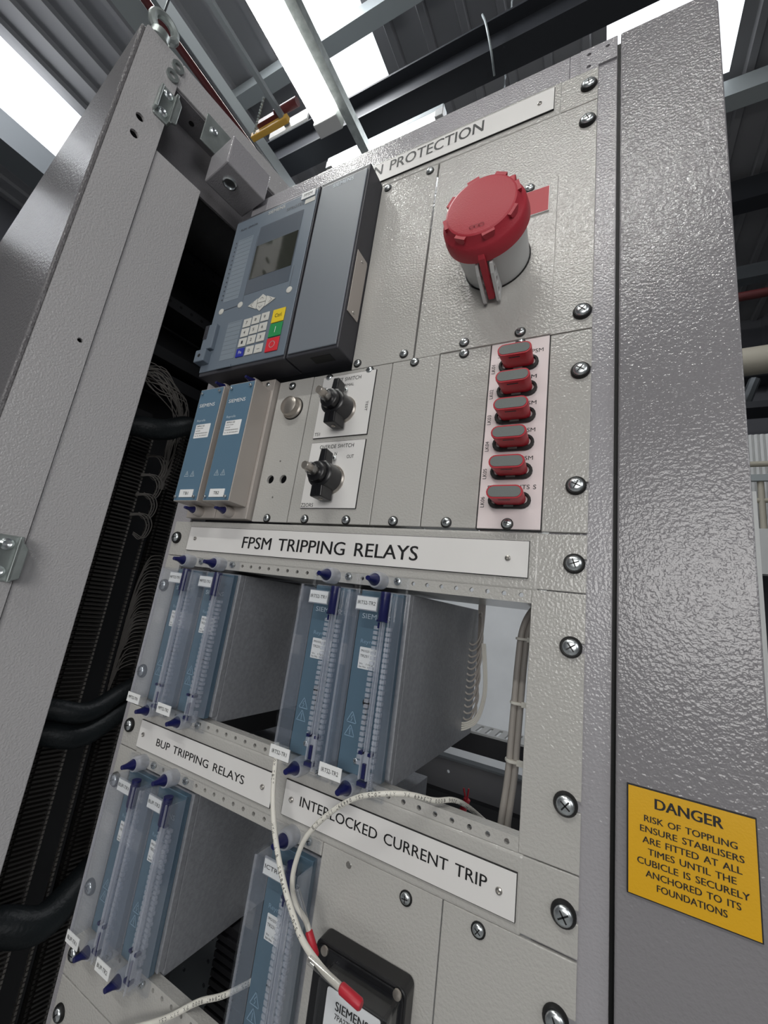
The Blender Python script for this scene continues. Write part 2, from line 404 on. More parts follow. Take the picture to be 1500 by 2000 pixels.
for zc in (2.155,2.046,1.94,1.895):
    m.box(-.17,.55,.215,.235,zc-.014,zc+.008); m.box(-.17,.55,.235,.31,zc-.002,zc+.002)
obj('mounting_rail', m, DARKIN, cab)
m = C()
for zc in (2.1545,2.047):
    for i in range(30): m.cyl((-.16+i*.022,.2145,zc-.003),(-.16+i*.022,.216,zc-.003),.003,seg=8)
obj('rail_hole', m, RUBBER, cab)
for z in (1.786,): pass
# welded-looking nut plates near the rail corner
m = C()
for s_,z in ((-.135,2.240),(-.138,2.219)): m.lathe([(.0045,0),(.0085,0),(.0085,.003),(.0045,.003),(.0045,0)], (s_,-.0005,z), (0,-1,0), 14, False)
obj('nut_ring', m, GALV, cab, smooth=True)
m = C()
for s_ in (-.117,-.091): m.cyl((s_,.026,2.2105),(s_,.026,2.2115),.004,seg=10)
obj('flange_hole', m, RUBBER, cab)

def door_catch(label, s0, z0, z1, depth):
    t = thing('door_catch', label, 'catch', (-.06,-.13,z0))
    zc = (z0+z1)/2; h = z1-z0
    obj('base_plate', C().box(s0-.012,s0+.008,-.0035,-.0005,z0,z1), GALV, t, bevel=.0015)
    obj('jaw', C().box(s0-.014,s0-.010,-depth,-.0005,z0+.004,z1-.008), GALV, t, bevel=.0015)
    m = C(); m.prism([(s0+.006,z0),(s0+.016,z0+h*.1),(s0+.016,z0+h*.75),(s0+.006,z1)], -depth*.9, -depth*.9+.004); m.box(s0+.006,s0+.010,-depth*.9,-.0005,z0,z1)
    obj('hook', m, GALV, t, bevel=.001)
    for z in (z0+h*.2, z0+h*.8):
        obj('screw', C().lathe([(.0062,0),(.0062,.002),(.004,.0035),(.0015,.002),(0,.002)], (s0-.002,-.0035,z), (0,-1,0), 14), CHROME, t, smooth=True)
    return t
door_catch('small zinc door catch at the top of the cubicle post, under the eyebolt', -.134, 2.140, 2.192, .012)
door_catch('zinc door catch with two screws half way up the cubicle post at left edge', -.142, 1.500, 1.548, .012)
e = tag(obj('eyebolt', C().lathe([(.013,0),(.013,.012),(.009,.014)], (-.163,.008,ZT), (0,0,1), 16).loft(
    [[Vector((-.162+.016*math.cos(a)*(1 if True else 1)+.006*math.cos(b)*math.cos(a), .008+.006*math.sin(b), ZT+.030+.016*math.sin(a)+.006*math.cos(b)*math.sin(a))) for b in [2*math.pi*k/8 for k in range(8)]] for a in [2*math.pi*k/16 for k in range(17)]], cap=False), GALV, smooth=True),
    'zinc lifting eyebolt on top of the cubicle corner post', 'eyebolt')
# hinge block of the swing frame
t = thing('hinge_block', 'grey hinge block with round steel pin under the cubicle top rail', 'hinge', (-.04,0,2.12))
obj('bracket_plate', C().box(-.083,.02,-.003,-.0005,2.170,2.222), GALV, t, bevel=.001)
obj('block', C().box(-.062,.006,-.062,-.003,2.112,2.160), FRAMEP, t, bevel=.002)
obj('pin', C().lathe([(.0105,0),(.0105,.002),(.0085,.003),(.0080,.001),(0,.001)], (-.040,-.037,2.112), (0,0,-1), 24), CHROME, t, smooth=True)
obj('screw', C().lathe([(.006,0),(.006,.0015),(.0035,.003),(.0015,.0015),(0,.0015)], (-.069,-.003,2.202), (0,-1,0), 16), CHROME, t, smooth=True)

# terminal columns inside
def terminals(label, sa, sb, dep, z0, z1, pitch=.0064):
    t = thing('terminal_strip', label, 'terminals', tuple(CX @ Vector((sa,dep,z0))))
    m = C(); n = int((z1-z0)/pitch)
    for i in range(n):
        z = z0+i*pitch; m.box(sa,sb,dep-.012,dep,z+.0006,z+pitch-.0012)
        m.box(sa+.003,sb-.003,dep-.020,dep-.012,z+.0014,z+pitch-.0022)
    obj('terminal_row', m, TERM, t)
    m = C()
    for i in range(n):
        z = z0+i*pitch; m.box(sb+.0012,sb+.0042,dep-.010,dep-.004,z+.0008,z+pitch-.0012)
    obj('marker_strip', m, TERMW, t)
    obj('rail', C().box(sa+.004,sb-.004,dep,dep+.012,z0-.01,z1+.01), DARKIN, t)
    return t
terminals('dark terminal strip standing left of the narrow gap inside the cubicle', .004,.040,.2,.7,1.80)
terminals('terminal strip nearest the swing frame inside the cubicle', .082,.110,.2,.7,1.80)
terminals('narrow terminal strip at the very left behind the cubicle post edge', -.05,-.012,.2,.7,1.78)
m = C()
for i in range(170):
    z = .72+i*.0064; m.box(.0705,.0735,.192,.198,z,z+.0045)
tag(obj('marker_strip', m, TERMW), 'pale dotted marker strip beside the terminal strip nearest the swing frame', 'marker strip')

def bundle(name, label, n, fn, r, mt):
    t = tag(obj(name, (lambda m: [m.tube(smooth_path(fn(i),6), r, 6) for i in range(n)] and m)(C()), mt, smooth=True), label, 'wires'); t['kind'] = 'stuff'; return t
rnd = random.Random(3)
bundle('wire_loom', 'bundle of thin wires arching over the upper black conduit inside the cubicle', 26,
    lambda i: [(-.03+rnd.uniform(-.01,.01), .17+rnd.uniform(-.02,.02), 1.87+rnd.uniform(-.035,.01)), (.02+rnd.uniform(-.01,.01), .165, 1.868+rnd.uniform(-.03,.02)), (.06+rnd.uniform(0,.02), .175, 1.83+rnd.uniform(-.02,.02)), (.075+rnd.uniform(-.01,.02), .185, 1.77+rnd.uniform(-.02,.01)), (.078+rnd.uniform(-.008,.012), .19, 1.68)], .0009, CABLEG)
bundle('wire_loom', 'thin wires fanning from the terminal strip nearest the swing frame', 34,
    lambda i: (lambda z: [(.108, .179, z), (.096, .172, z+.001), (.083, .175, z-.006), (.078, .182, z-.02-rnd.uniform(0,.03)), (.0765, .186, z-.07-rnd.uniform(0,.03))])(1.44+i*.0064 if i<20 else 1.38+(i-20)*.0064), .0009, CABLEG)
bundle('wire_loom', 'small drooping wire loops hanging off the left terminal strip', 12,
    lambda i: (lambda z,a: [(.035, .178, z), (.048+a, .165, z+.002), (.060+a, .165, z-.014), (.056+a, .17, z-.036), (.048, .18, z-.03)])(1.62+.035*(i//3)+.002*(i%3), .004*(i%3)), .0009, CABLEG)

def conduit(label, s0, s1, dep, za, zb, zc, r):
    p = smooth_path([(s0-.05,dep+.03,za-.012),(s0,dep,za),((s0+s1)/2,dep-.012,zb),(s1,dep+.01,zc),(s1+.06,dep+.06,zc+.01)],8)
    return tag(obj('cable_conduit', C().tube(p, r, 18), CONDU, smooth=True), label, 'conduit')
conduit('black flexible conduit crossing the gap highest, beside the blue relay modules', -.035,.06,.1,1.742,1.752,1.783,.0165)
conduit('black flexible conduit, upper of the close pair low in the gap', -.035,.06,.1,1.342,1.335,1.350,.013)
conduit('black flexible conduit, lower of the close pair low in the gap', -.035,.06,.1,1.313,1.306,1.320,.015)
conduit('black flexible conduit lowest in the gap, beside the lower clear relay covers', -.02,.07,.1,1.098,1.088,1.100,.020)

# ------------------------------------------------------------------ swing frame
fr = thing('swing_frame', 'open grey rack frame carrying all the relay panels', 'frame', (.2413,.02,0))
def upright(x0,x1):
    m = M(); m.box(x0,x1,.0034,.006,0,zu(-11.85)); xa = x0 if x0<.1 else x1-.003
    m.box(xa,xa+.003,.006,.05,0,zu(-11.85)); return m
obj('left_upright', upright(-.0115,.022), FRAMEP, fr, bevel=.0008)
obj('right_upright', upright(.455,.4995), FRAMEP, fr, bevel=.0008)
m = M(); m.box(.022,.455,.0034,.006,zu(-11.85),zu(-11.04)); m.box(.022,.455,.006,.05,zu(-11.85),zu(-11.85)+.003)
obj('top_rail', m, FRAMEP, fr, bevel=.0008)
m = M(); m.plate([(.4655,zu(-11.02)),(.4825,zu(-11.02)),(.4825,zu(-11.1)),(.4990,zu(-11.1)),(.4990,zu(-11.66)),(.497,zu(-11.70)),(.4655,zu(-11.76))],
    [circ(.4733,zu(-11.55),.0022),circ(.4733,zu(-11.16),.0022),circ(.4905,zu(-11.56),.002)], .0012,.0034)
obj('corner_plate', m, FRAMEP, fr)
obj('sill', M().box(-.0115,.4995,.004,.05,0,.05), FRAMEP, fr)

# tall cubicle strip with the danger plate
dp = thing('end_strip', 'tall textured grey steel strip at the right with the yellow danger plate', 'panel', (.54,.01,0))
m = M(); zt = zu(-11.66)
m.prism([(.5022,0),(.5795,0),(.5795,zt-.016),(.5765,zt-.010),(.566,zt),(.5022,zt)], -.0015, .032)
obj('strip', m, POSTP, dp, bevel=.0012)
obj('gap_shade', M().box(.4990,.5030,.007,.030,0,zt), RUBBER, dp)  # dark strip added to paint the shade of the open gap
obj('danger_plate', M().box(.5085,.5712,-.0030,-.0016,zu(4.93),zu(3.60)), INK, dp)
obj('danger_face', M().box(.5092,.5705,-.0033,-.0030,zu(4.915),zu(3.615)), DANG, dp)
m = M(); y = -.0035
Z = lambda u: zu(u)
x0,x1 = .5092,.5705; top = zu(3.615); hgt = zu(3.615)-zu(4.915)
def row(txt, fa, fb, ta, tb): m.text(txt, x0+(x1-x0)*fa, x0+(x1-x0)*fb, top-hgt*tb, top-hgt*ta, y, space=1.4, bold=.00045 if txt=='DANGER' else .00016)
row('DANGER', .225,.76, .065,.165)
rows = [('RISK OF TOPPLING',.135,.86),('ENSURE STABILISERS',.10,.905),('ARE FITTED AT ALL',.12,.885),('TIMES UNTIL THE',.165,.84),('CUBICLE IS SECURELY',.075,.93),('ANCHORED TO ITS',.145,.865),('FOUNDATIONS',.235,.765)]
for i,(tx,a,b_) in enumerate(rows): row(tx, a,b_, .245+i*.1, .305+i*.1)
obj('lettering', m, INK, dp)

# ------------------------------------------------------------------ screws
def screw_mesh(x, z, r, h, y=0):
    m = M(); m.lathe([(r,0),(r,h*.45),(r*.86,h*.8),(r*.5,h)], (x,y,z), (0,-1,0), 20)
    a = random.uniform(0,1.5); m.mi = 1
    for k in (0,1):
        d = Vector((math.cos(a+k*math.pi/2),0,math.sin(a+k*math.pi/2))); q = Vector((-d.z,0,d.x)); c = Vector((x,y-h-.00012,z))
        p = [c+d*r*.62+q*r*.08, c-d*r*.62+q*r*.08, c-d*r*.62-q*r*.08, c+d*r*.62-q*r*.08]
        m.loft([p,[v+Vector((0,h*.35,0)) for v in p]])
    m.mi = 0; return m
def small_screw(par, x, u, y=0, r=.0038, washer=True):
    s_ = obj('screw', screw_mesh(x, zu(u), r, .0022, y-.0008), [CHROME, BLACK], par, smooth=True)
    if washer: obj('washer', M().lathe([(r*1.02,0),(r*1.32,0),(r*1.32,.0007),(r*1.02,.0009)], (x,y-.0001,zu(u)-.0003), (0,-1,0), 18), RUBBER, s_, smooth=True)
    return s_
def rack_screw(par, x, u, y=0):
    s_ = obj('rack_screw', screw_mesh(x, zu(u), .0058, .0030, y-.0022), [CHROME, BLACK], par, smooth=True)
    obj('cup_washer', M().lathe([(.0050,0),(.0076,0),(.0076,.0016),(.0066,.0032),(.0056,.0030),(.0050,.001)], (x,y-.0001,zu(u)), (0,-1,0), 24), RUBBER, s_, smooth=True)
    return s_
def rivet(par, x, u, y):
    obj('rivet', M().lathe([(.0024,0),(.0022,.0008),(.0012,.0013),(.0006,.0005),(0,.0005)], (x,y,zu(u)), (0,-1,0), 14), RIVET, par, smooth=True)
def ear_outline(x0,x1,ua,ub,notch_r=(),notch_l=()):
    g = .0004
    p = [(x0,zu(ub)+g),(x1,zu(ub)+g)]
    for u in sorted(notch_r, reverse=True): p += [(x1,zu(u)-.0033),(x1-.010,zu(u)-.0033),(x1-.010,zu(u)+.0033),(x1,zu(u)+.0033)]
    p += [(x1,zu(ua)-g),(x0,zu(ua)-g)]
    for u in sorted(notch_l): p += [(x0,zu(u)+.0033),(x0+.010,zu(u)+.0033),(x0+.010,zu(u)-.0033),(x0,zu(u)-.0033)]
    return p

# ------------------------------------------------------------------ 1U nameplate panels
def name_panel(label, ua, words, right=True, left=True):
    t = thing('nameplate_panel', label, 'panel', (.2413,.0015,zu(ua+.5)))
    m = M(); m.prism(ear_outline(.0,.4826,ua,ua+1,(ua+.5,),(ua+.5,)), 0,.003)
    m2 = M(); m2.box(.030,.449,-.0006,.014,zu(ua+1)-.0016,zu(ua)+.0004)
    obj('plate', m, PAINT, t, bevel=.0006)
    obj('folded_face', m2, PAINT, t, bevel=.0022, seg=3)
    if right: rack_screw(t, .4741, ua+.51)
    if left: rack_screw(t, .0102, ua+.49)
    for (x0,x1,za,zb,tx,tx0,tx1,ta,tb,r0,r1) in words:
        n = obj('nameplate', M().box(x0,x1,-.0024,-.0008,zu(zb),zu(za)), INK, t)
        obj('nameplate_face', M().box(x0+.0004,x1-.0004,-.0026,-.0024,zu(zb)+.0004,zu(za)-.0004), PLATE, n)
        obj('lettering', M().text(tx, tx0,tx1, zu(tb),zu(ta), -.0028, space=1.5, bold=.0005 if 'FPSM' in tx or 'PROT' in tx else .0002), INK, n)
        for rx in (r0,r1):
            if rx: rivet(n, rx, (za+zb)/2, -.0027)
    return t
name_panel('narrow panel with the FPSM TRIPPING RELAYS nameplate across the middle of the frame', 0,
    [(.0352,.4418,.16,.825,'FPSM TRIPPING RELAYS',.1298,.3470,.365,.665,.0481,.4256)])
name_panel('narrow panel with the BUP TRIPPING RELAYS and INTERLOCKED CURRENT TRIP nameplates', 5,
    [(.0316,.2323,5.235,5.87,'BUP TRIPPING RELAYS',.0648,.1972,5.50,5.665,.0399,.2203),(.2455,.4456,5.235,5.87,'INTERLOCKED CURRENT TRIP',.2640,.4261,5.43,5.60,.2546,.4344)])
name_panel('topmost narrow panel with the nameplate ending in PROTECTION', -11,
    [(.0352,.4418,-10.86,-10.15,'MAIN PROTECTION',.190,.3667,-10.78,-10.41,None,.4272)], left=False)

# ------------------------------------------------------------------ blank panels
def blank(label, x0,x1,ua,ub, screws=(), rack=(), notch=(), m_=None, name='blank_panel', depth=.012, holes=()):
    t = thing(name, label, 'panel', ((x0+x1)/2,.002,zu(ub)))
    g = .0003
    if notch: mm = M().prism(ear_outline(x0+g,x1,ua,ub,notch),0,.003)
    elif holes: mm = M().plate([(x0+g,zu(ub)+g),(x1-g,zu(ub)+g),(x1-g,zu(ua)-g),(x0+g,zu(ua)-g)], [circ(*h,14) for h in holes], 0, .003)
    else: mm = M().box(x0+g,x1-g,0,depth,zu(ub)+g,zu(ua)-g)
    obj('plate', mm, m_ or PAINT, t, bevel=.0006 if not holes else 0)
    for x,u in screws: small_screw(t, x, u)
    for x,u in rack: rack_screw(t, x, u)
    return t
blank('tall textured blank panel right of the large dark protection relay', .2383,.3146,-10,-4.075, [(.2478,-10.058+.22),(.3047,-10.061+.22),(.2460,-4.24),(.3036,-4.265)])
blank('textured panel around the red lidded socket, with two rack screws at its right edge', .3162,.4824,-10,-4.065, [], [(.4738,-9.42),(.4744,-4.46)], (-9.42,-4.46))
blank('pale panel holding the round steel button, beside the second blue relay module', .1339,.1864,-4.075,-.05, [(.1568,-.155),(.1551,-3.90)], holes=[(.1497,zu(-1.197),.0052),(.1690,zu(-1.192),.0052),(.1593,zu(-1.692),.0012),(.1586,zu(-.705),.0012)])
blank('panel carrying the two black rotary switches', .1866,.2914,-4.075,-.05, [(.2108,-.155),(.2637,-.155),(.2638,-3.97),(.2101,-3.95)])
blank('narrow blank panel just right of the rotary switches', .2916,.3449,-4.075,-.05, [(.3170,-.157),(.3176,-3.985)])
blank('narrow blank panel just left of the red links', .3452,.3966,-4.075,-.05, [(.3699,-.156),(.3706,-3.985)])
blank('panel ear right of the red links with two rack screws', .4493,.4826,-4.06,-.02, [], [(.4744,-3.16),(.4737,-.875)], (-3.16,-.875))
lp = blank('pale plate lettered LK01 to LK06 holding six red links', .3970,.4490,-4.075,-.05, [(.4235,-3.99),(.4228,-.157)], m_=PINKPL, name='link_plate')
obj('backing', M().box(.3966,.4493,.0006,.004,zu(-.045),zu(-4.085)), INK, lp)
m = M()
UL = [-3.515+.5785*i for i in range(6)]
for i,u in enumerate(UL):
    m.text('LK0%d'%(i+1), .3989,.4022, zu(u+.15),zu(u-.06), -.0002, rot=90)
for u,tx,a,b_ in [(UL[0],'S / TRIP / FPSM',.4040,.4440),(UL[1],'T / FPSM',.412,.4395),(UL[2],'INT / FPSM',.410,.4405),(UL[3],'A / T / FPSM',.408,.4408),(UL[4],'ATWI / FPSM',.4062,.4402),(UL[5],'EP / T / INTS S',.4042,.4440)]:
    m.text(tx, a,b_, zu(u-.205),zu(u-.29), -.0002, space=1.3)
obj('lettering', m, INK, lp)

# ------------------------------------------------------------------ red links
def link(label, u, master=None):
    xc = .4232; z = zu(u+.005)
    t = thing('test_link', label, 'link', (xc,0,z), 'red links on the lettered plate')
    m = M(); m.plate(stadium(xc,z-.0006,.0350,.0142), [stadium(xc,z,.0300,.0080)], -.0030,-.0002)
    obj('socket_ring', m, RUBBER, t, bevel=.0005)
    obj('socket_bridge', M().box(xc-.004,xc+.004,-.0034,-.0002,z-.0066,z+.0066), CAPG, t, bevel=.0004)
    rings = []
    for k,(y,w_,h) in enumerate([(-.0015,.0262,.0098),(-.010,.0270,.0104),(-.0225,.0288,.0116),(-.0238,.0284,.0112)]):
        rings.append([(x_,y,z_) for x_,z_ in stadium(xc+.0004,z,w_,h)])
    obj('body', M().loft(rings), RED, t, smooth=True)
    obj('cap', M().prism(stadium(xc+.0004,z,.0258,.0088), -.0242,-.0238), CAPG, t)
    obj('grip_slot', M().box(xc-.0045,xc+.0048,-.0205,-.0190,z-.00585,z-.0050), BLACK, t)
    return t
NM = ['topmost','second','third','fourth','fifth','lowest']
for i,u in enumerate(UL):
    link('red link with grey cap beside the LK0%d lettering, %s of the six'%(i+1,NM[i]), u)

# ------------------------------------------------------------------ large protection relay
D = -.0305
pr = thing('protection_relay', 'large dark slate protection relay with display, keypad and plain right half', 'relay', (.1255,0,zu(-4.29)))
def shell(x0,x1,ua,ub):
    m = M(); m.box(x0,x1,D+.001,.004,zu(ub),zu(ua)); return m
obj('housing', shell(.0128,.1625,-10.06,-4.29), DEVB, pr, bevel=.0015)
obj('extension_housing', shell(.1645,.2382,-10.06,-4.29), DEVB, pr, bevel=.0015)
obj('rear_case', M().box(.0235,.232,.0065,.20,zu(-4.45),zu(-9.9)), DEVB, pr)
obj('front_film', M().box(.0140,.1612,D-.0005,D+.0012,zu(-4.40),zu(-9.93)), DEVF, pr, bevel=.001)
cov = obj('extension_cover', M().box(.1674,.2355,D-.0007,D+.0012,zu(-4.38),zu(-9.87)), DEVF2, pr, bevel=.0012)
F = D-.0006
obj('display_surround', M().box(.0672,.1434,F-.0001,F+.0003,zu(-6.81),zu(-9.32)), LCDB, pr)
obj('display', M().box(.0690,.1418,F-.0003,F,zu(-7.35),zu(-8.58)), LCD, pr)
m = M(); m.box(.0272,.0560,F-.0001,F+.0003,zu(-6.79),zu(-9.13)); m.box(.0495,.0757,F-.0001,F+.0003,zu(-4.66),zu(-5.94))
st = obj('legend_strip', m, mat('legend_window','#7d8892',.3), pr)
m = M()
for i in range(14): m.box(.0282,.0550,F-.0002,F-.0001,zu(-9.08+i*.165)-.0001,zu(-9.08+i*.165))
for i in range(8): m.box(.050,.0752,F-.0002,F-.0001,zu(-5.9+i*.15)-.0001,zu(-5.9+i*.15))
obj('legend_line', m, DEVB, pr)
m = M()
for i in range(14): m.disc(.0235,F-.0002,zu(-9.05+i*.165),.0013,8)
obj('status_light', m, DEVB, pr)
m = M(); y = F-.0002
m.text('SIEMENS', .0762,.1066, zu(-9.72),zu(-9.84), y); obj('maker_name', m, KEYG, pr)
m = M(); m.text('SIPROTEC', .1115,.1420, zu(-9.52),zu(-9.63), y); m.text('RUN  ERROR', .0262,.0590, zu(-9.50),zu(-9.58), y); obj('lettering', m, DEVB, pr)
m = M(); m.text('SIEMENS', .1862,.2169, zu(-9.66),zu(-9.78), D-.0009); obj('maker_name', m, PRINT, pr)
tg = obj('name_tag', M().box(.1350,.1575,F-.0012,F,zu(-9.70),zu(-9.93)), LBL, pr, bevel=.0004)
obj('lettering', M().text('FPSM', .1395,.1530, zu(-9.76),zu(-9.87), F-.0014), INK, tg)
obj('paper_label', M().box(.1425,.1590,F-.0002,F,zu(-9.50),zu(-9.66)), KEYG, pr)
for x,u in ((.0285,-6.46),(.0640,-6.50),(.1482,-6.49)):
    obj('round_key', M().lathe([(.0046,0),(.0044,.0005),(.003,.0008)], (x,F,zu(u)), (0,-1,0), 20), KEYG, pr, smooth=True)
obj('key_line', M().line([(.0330,zu(-6.47)),(.0596,zu(-6.50))],.0007,F-.0002).line([(.0672,zu(-6.6)),(.0655,zu(-9.0))],.0003,F-.0002).line([(.1475,zu(-6.6)),(.1475,zu(-7.3))],.0003,F-.0002), DEVB, pr)
xc,uc = .1040,-6.335
def tri(p): return [(x,zu(u)) for x,u in p]
for p in ([(.0800,-6.34),(.0962,-6.52),(.0962,-6.16)],[(.1280,-6.34),(.1118,-6.52),(.1118,-6.16)],[(.0970,-6.50),(.1040,-6.62),(.1110,-6.50),(.1110,-6.35),(.0970,-6.35)],[(.0970,-6.18),(.1040,-6.05),(.1110,-6.18),(.1110,-6.33),(.0970,-6.33)]):
    obj('arrow_key', M().prism(tri(p), F-.0008, F), KEYG, pr, bevel=.0003)
m = M()
for p in ([(.0900,-6.42),(.0860,-6.34),(.0900,-6.26)],[(.1180,-6.42),(.1220,-6.34),(.1180,-6.26)],[(.1010,-6.45),(.1040,-6.51),(.1070,-6.45)],[(.1010,-6.22),(.1040,-6.16),(.1070,-6.22)]): m.line(tri(p),.0005,F-.001)
obj('arrow_mark', m, DEVB, pr)
keys = [('7',.0866,-5.75),('8',.1018,-5.775),('9',.1172,-5.79),('4',.0866,-5.43),('5',.1020,-5.45),('6',.1170,-5.46),('1',.0865,-5.105),('2',.1018,-5.125),('3',.1174,-5.13),('Fn',.0862,-4.775),('0',.1024,-4.775),('.',.1180,-4.775)]
for k,x,u in keys:
    kk = obj('key', M().box(x-.0068,x+.0068,F-.0009,F,zu(u)-.0062,zu(u)+.0062), BLU if k=='Fn' else KEYG, pr, bevel=.0005)
    if k=='.': mm = M().line([(x-.002,zu(u)-.001),(x+.002,zu(u)-.001)],.0006,F-.0011)
    else: mm = M().text(k, x-.0020,(x+.0) if False else x+(.0012 if len(k)==1 else .0030), zu(u)-.0022,zu(u)+.0022, F-.0011)
    obj('key_mark', mm, LBL if k=='Fn' else DEVB, kk)
for k,x,u,mt in (('Ctrl',.1400,-5.705,YEL),('I',.1402,-5.25,GRN),('O',.1402,-4.79,REDK)):
    kk = obj('key', M().box(x-.0100,x+.0100,F-.0011,F,zu(u)-.0095,zu(u)+.0095), mt, pr, bevel=.0006)
    if k=='Ctrl': mm = M().text(k, x-.0052,x+.0052, zu(u)-.0025,zu(u)+.0028, F-.0013)
    elif k=='I': mm = M().line([(x,zu(u)-.0038),(x,zu(u)+.0038)],.0008,F-.0013)
    else: mm = M().line([(x+.0042*math.cos(a*.3),zu(u)+.0042*math.sin(a*.3)) for a in range(21)],.0008,F-.0013)
    obj('key_mark', mm, BLACK if k=='Ctrl' else LBL, kk)
m = M(); m.box(.0125,.0335,F-.0055,F+.004,zu(-5.10),zu(-5.95)); m.box(.0105,.0300,F-.0095,F+.004,zu(-4.64),zu(-5.04))
lt = obj('port_cover', m, DEVF, pr, bevel=.0012)
obj('grip_rib', M().box(.0135,.0148,F-.0062,F-.0054,zu(-5.45),zu(-5.92)).box(.0160,.0173,F-.0062,F-.0054,zu(-5.45),zu(-5.92)).box(.0185,.0198,F-.0062,F-.0054,zu(-5.45),zu(-5.92)), DEVB, lt)
obj('cover_hole', M().lathe([(.0026,0),(.0026,.0002)], (.0195,F-.0094,zu(-4.84)), (0,-1,0), 14), RUBBER, lt)
obj('film_tab', M().box(.048,.0745,F-.0012,F+.0005,zu(-4.38),zu(-4.46)), DEVF, pr, bevel=.0004)
m = M(); m.loft([[(.2384,-.0262,zu(-5.40)),(.2384,-.0050,zu(-5.40)),(.2384,-.0042,zu(-5.50)),(.2384,-.0042,zu(-7.15)),(.2384,-.0055,zu(-7.24)),(.2384,-.0262,zu(-7.24))],
                 [(.2392,-.0262,zu(-5.40)),(.2392,-.0050,zu(-5.40)),(.2392,-.0042,zu(-5.50)),(.2392,-.0042,zu(-7.15)),(.2392,-.0055,zu(-7.24)),(.2392,-.0262,zu(-7.24))]])
sp = obj('side_blanking_plate', m, SILVER, pr, bevel=.0002)
for u in (-5.52,-7.08): obj('rivet', M().lathe([(.002,0),(.0017,.0008),(0,.0008)], (.2392,-.0150,zu(u)), (1,0,0), 10), RIVET, sp, smooth=True)
obj('vent_slot', M().box(.195,.222,-.022,-.010,zu(-4.29)-.0003,zu(-4.29)+.0002), RUBBER, pr)

# ------------------------------------------------------------------ thumb knobs, warning signs
def knob(par, x, z, body_m, r=.0062, yb=-.0125, tip=1):
    k = obj('knob_collar', M().lathe([(r*1.12,0),(r*1.12,-yb*.8),(r,-yb),(r*.82,-yb),(r*.82,-yb*.6)], (x,0,z), (0,-1,0), 20), body_m, par, smooth=True)
    ty = yb-.0120
    rings = [[(x+r*.78*math.cos(a),yb*.75,z+r*.78*math.sin(a)) for a in [2*math.pi*i/16 for i in range(16)]],
             [(x+r*.80*math.cos(a),yb,z+r*.80*math.sin(a)) for a in [2*math.pi*i/16 for i in range(16)]],
             [(x+r*.58*math.cos(a),yb-.006,z+r*.40*math.sin(a)) for a in [2*math.pi*i/16 for i in range(16)]],
             [(x+r*.34*math.cos(a),ty,z+r*.30*math.sin(a)) for a in [2*math.pi*i/16 for i in range(16)]]]
    obj('knob_grip', M().loft(rings), NAVY, k, smooth=True)
    return k
def warn(m, x, z, s, y, bolt=True):
    p = [(x-s*.5,z),(x+s*.5,z),(x,z+s*.92)]; m.line(p, s*.07, y, True)
    if bolt: m.line([(x+s*.06,z+s*.62),(x-s*.10,z+s*.38),(x+s*.08,z+s*.36),(x-s*.04,z+s*.12)], s*.06, y)
    else: m.line([(x,z+s*.6),(x,z+s*.3)], s*.08, y); m.line([(x,z+s*.2),(x,z+s*.14)], s*.08, y)

# ------------------------------------------------------------------ two blue fronted relay modules
def tb(label, xl, name):       # xl = left of the module bay
    t = thing('relay_module', label, 'relay', (xl+.026,0,zu(-.08)))
    ua,ub = -4.10,-.075
    obj('mounting_flange', M().box(xl+.0003,xl+.0523,-.0078,.004,zu(ub),zu(ua)), SILVER, t, bevel=.0008)
    bx0,bx1 = xl+.0058,xl+.0488
    bd = obj('body', M().box(bx0,bx1,-.0335,-.0078,zu(-.385),zu(-3.735)), SILVER, t, bevel=.0006)
    fy = -.0338
    fp = obj('blue_front', M().box(bx0+.0012,bx1-.0012,fy-.0001,fy+.0006,zu(-.41),zu(-3.71)), BLUEF, t)
    m = M(); m.text('SIEMENS', bx0+.0052,bx0+.0330, zu(-3.155),zu(-3.26), fy-.0003); obj('maker_name', m, LBL, fp)
    m = M(); m.text('Reyrolle', bx0+.0078,bx0+.0230, zu(-2.68),zu(-2.77), fy-.0003)
    warn(m, bx0+.0135, zu(-1.08), .0072, fy-.0003); warn(m, bx0+.0240, zu(-1.08), .0072, fy-.0003); obj('front_print', m, PRINT, fp)
    lb = obj('rating_label', M().prism(rrect(bx0+.0085,bx0+.0348,zu(-2.20),zu(-2.615),.0008), fy-.0004, fy), LBL, t)
    m = M(); y = fy-.0006
    m.text('2RMLG 02', bx0+.0105,bx0+.0245, zu(-2.535),zu(-2.585), y)
    for i,(tx,e) in enumerate((('Article number',.0235),('2RMLG02',.0185),('7XG2230-2EA00-0AA0',.0325),('Ser. No. BF1509018771',.0325))): m.text(tx, bx0+.0105,bx0+e, zu(-2.475+i*.075),zu(-2.505+i*.075), y)
    obj('lettering', m, INK, lb)
    lb = obj('name_tag', M().box(bx0+.0100,bx0+.0338,fy-.0012,fy,zu(-.485),zu(-.705)), LBL, t, bevel=.0003)
    obj('lettering', M().text(name, bx0+.0172,bx0+.0262, zu(-.555),zu(-.635), fy-.0014), INK, lb)
    for x,u in ((.0055,-3.585),(.0375,-3.585),(.0043,-.50),(.0375,-.50)): small_screw(t, bx0+x, u, fy, .0019, False)
    for u in (-.235,-3.96): knob(t, bx0+.0205, zu(u), SILVER, .0055, -.019)
    obj('flange_screw', screw_mesh(bx0+.036, zu(-3.95), .0030, .0018, -.0078), [CHROME,BLACK], t, smooth=True)
    return t
tb('slim relay module with blue front tagged TB1, leftmost under the large protection relay', .0273, 'TB1')
tb('slim relay module with blue front tagged TB2, beside the round steel button panel', .0800, 'TB2')

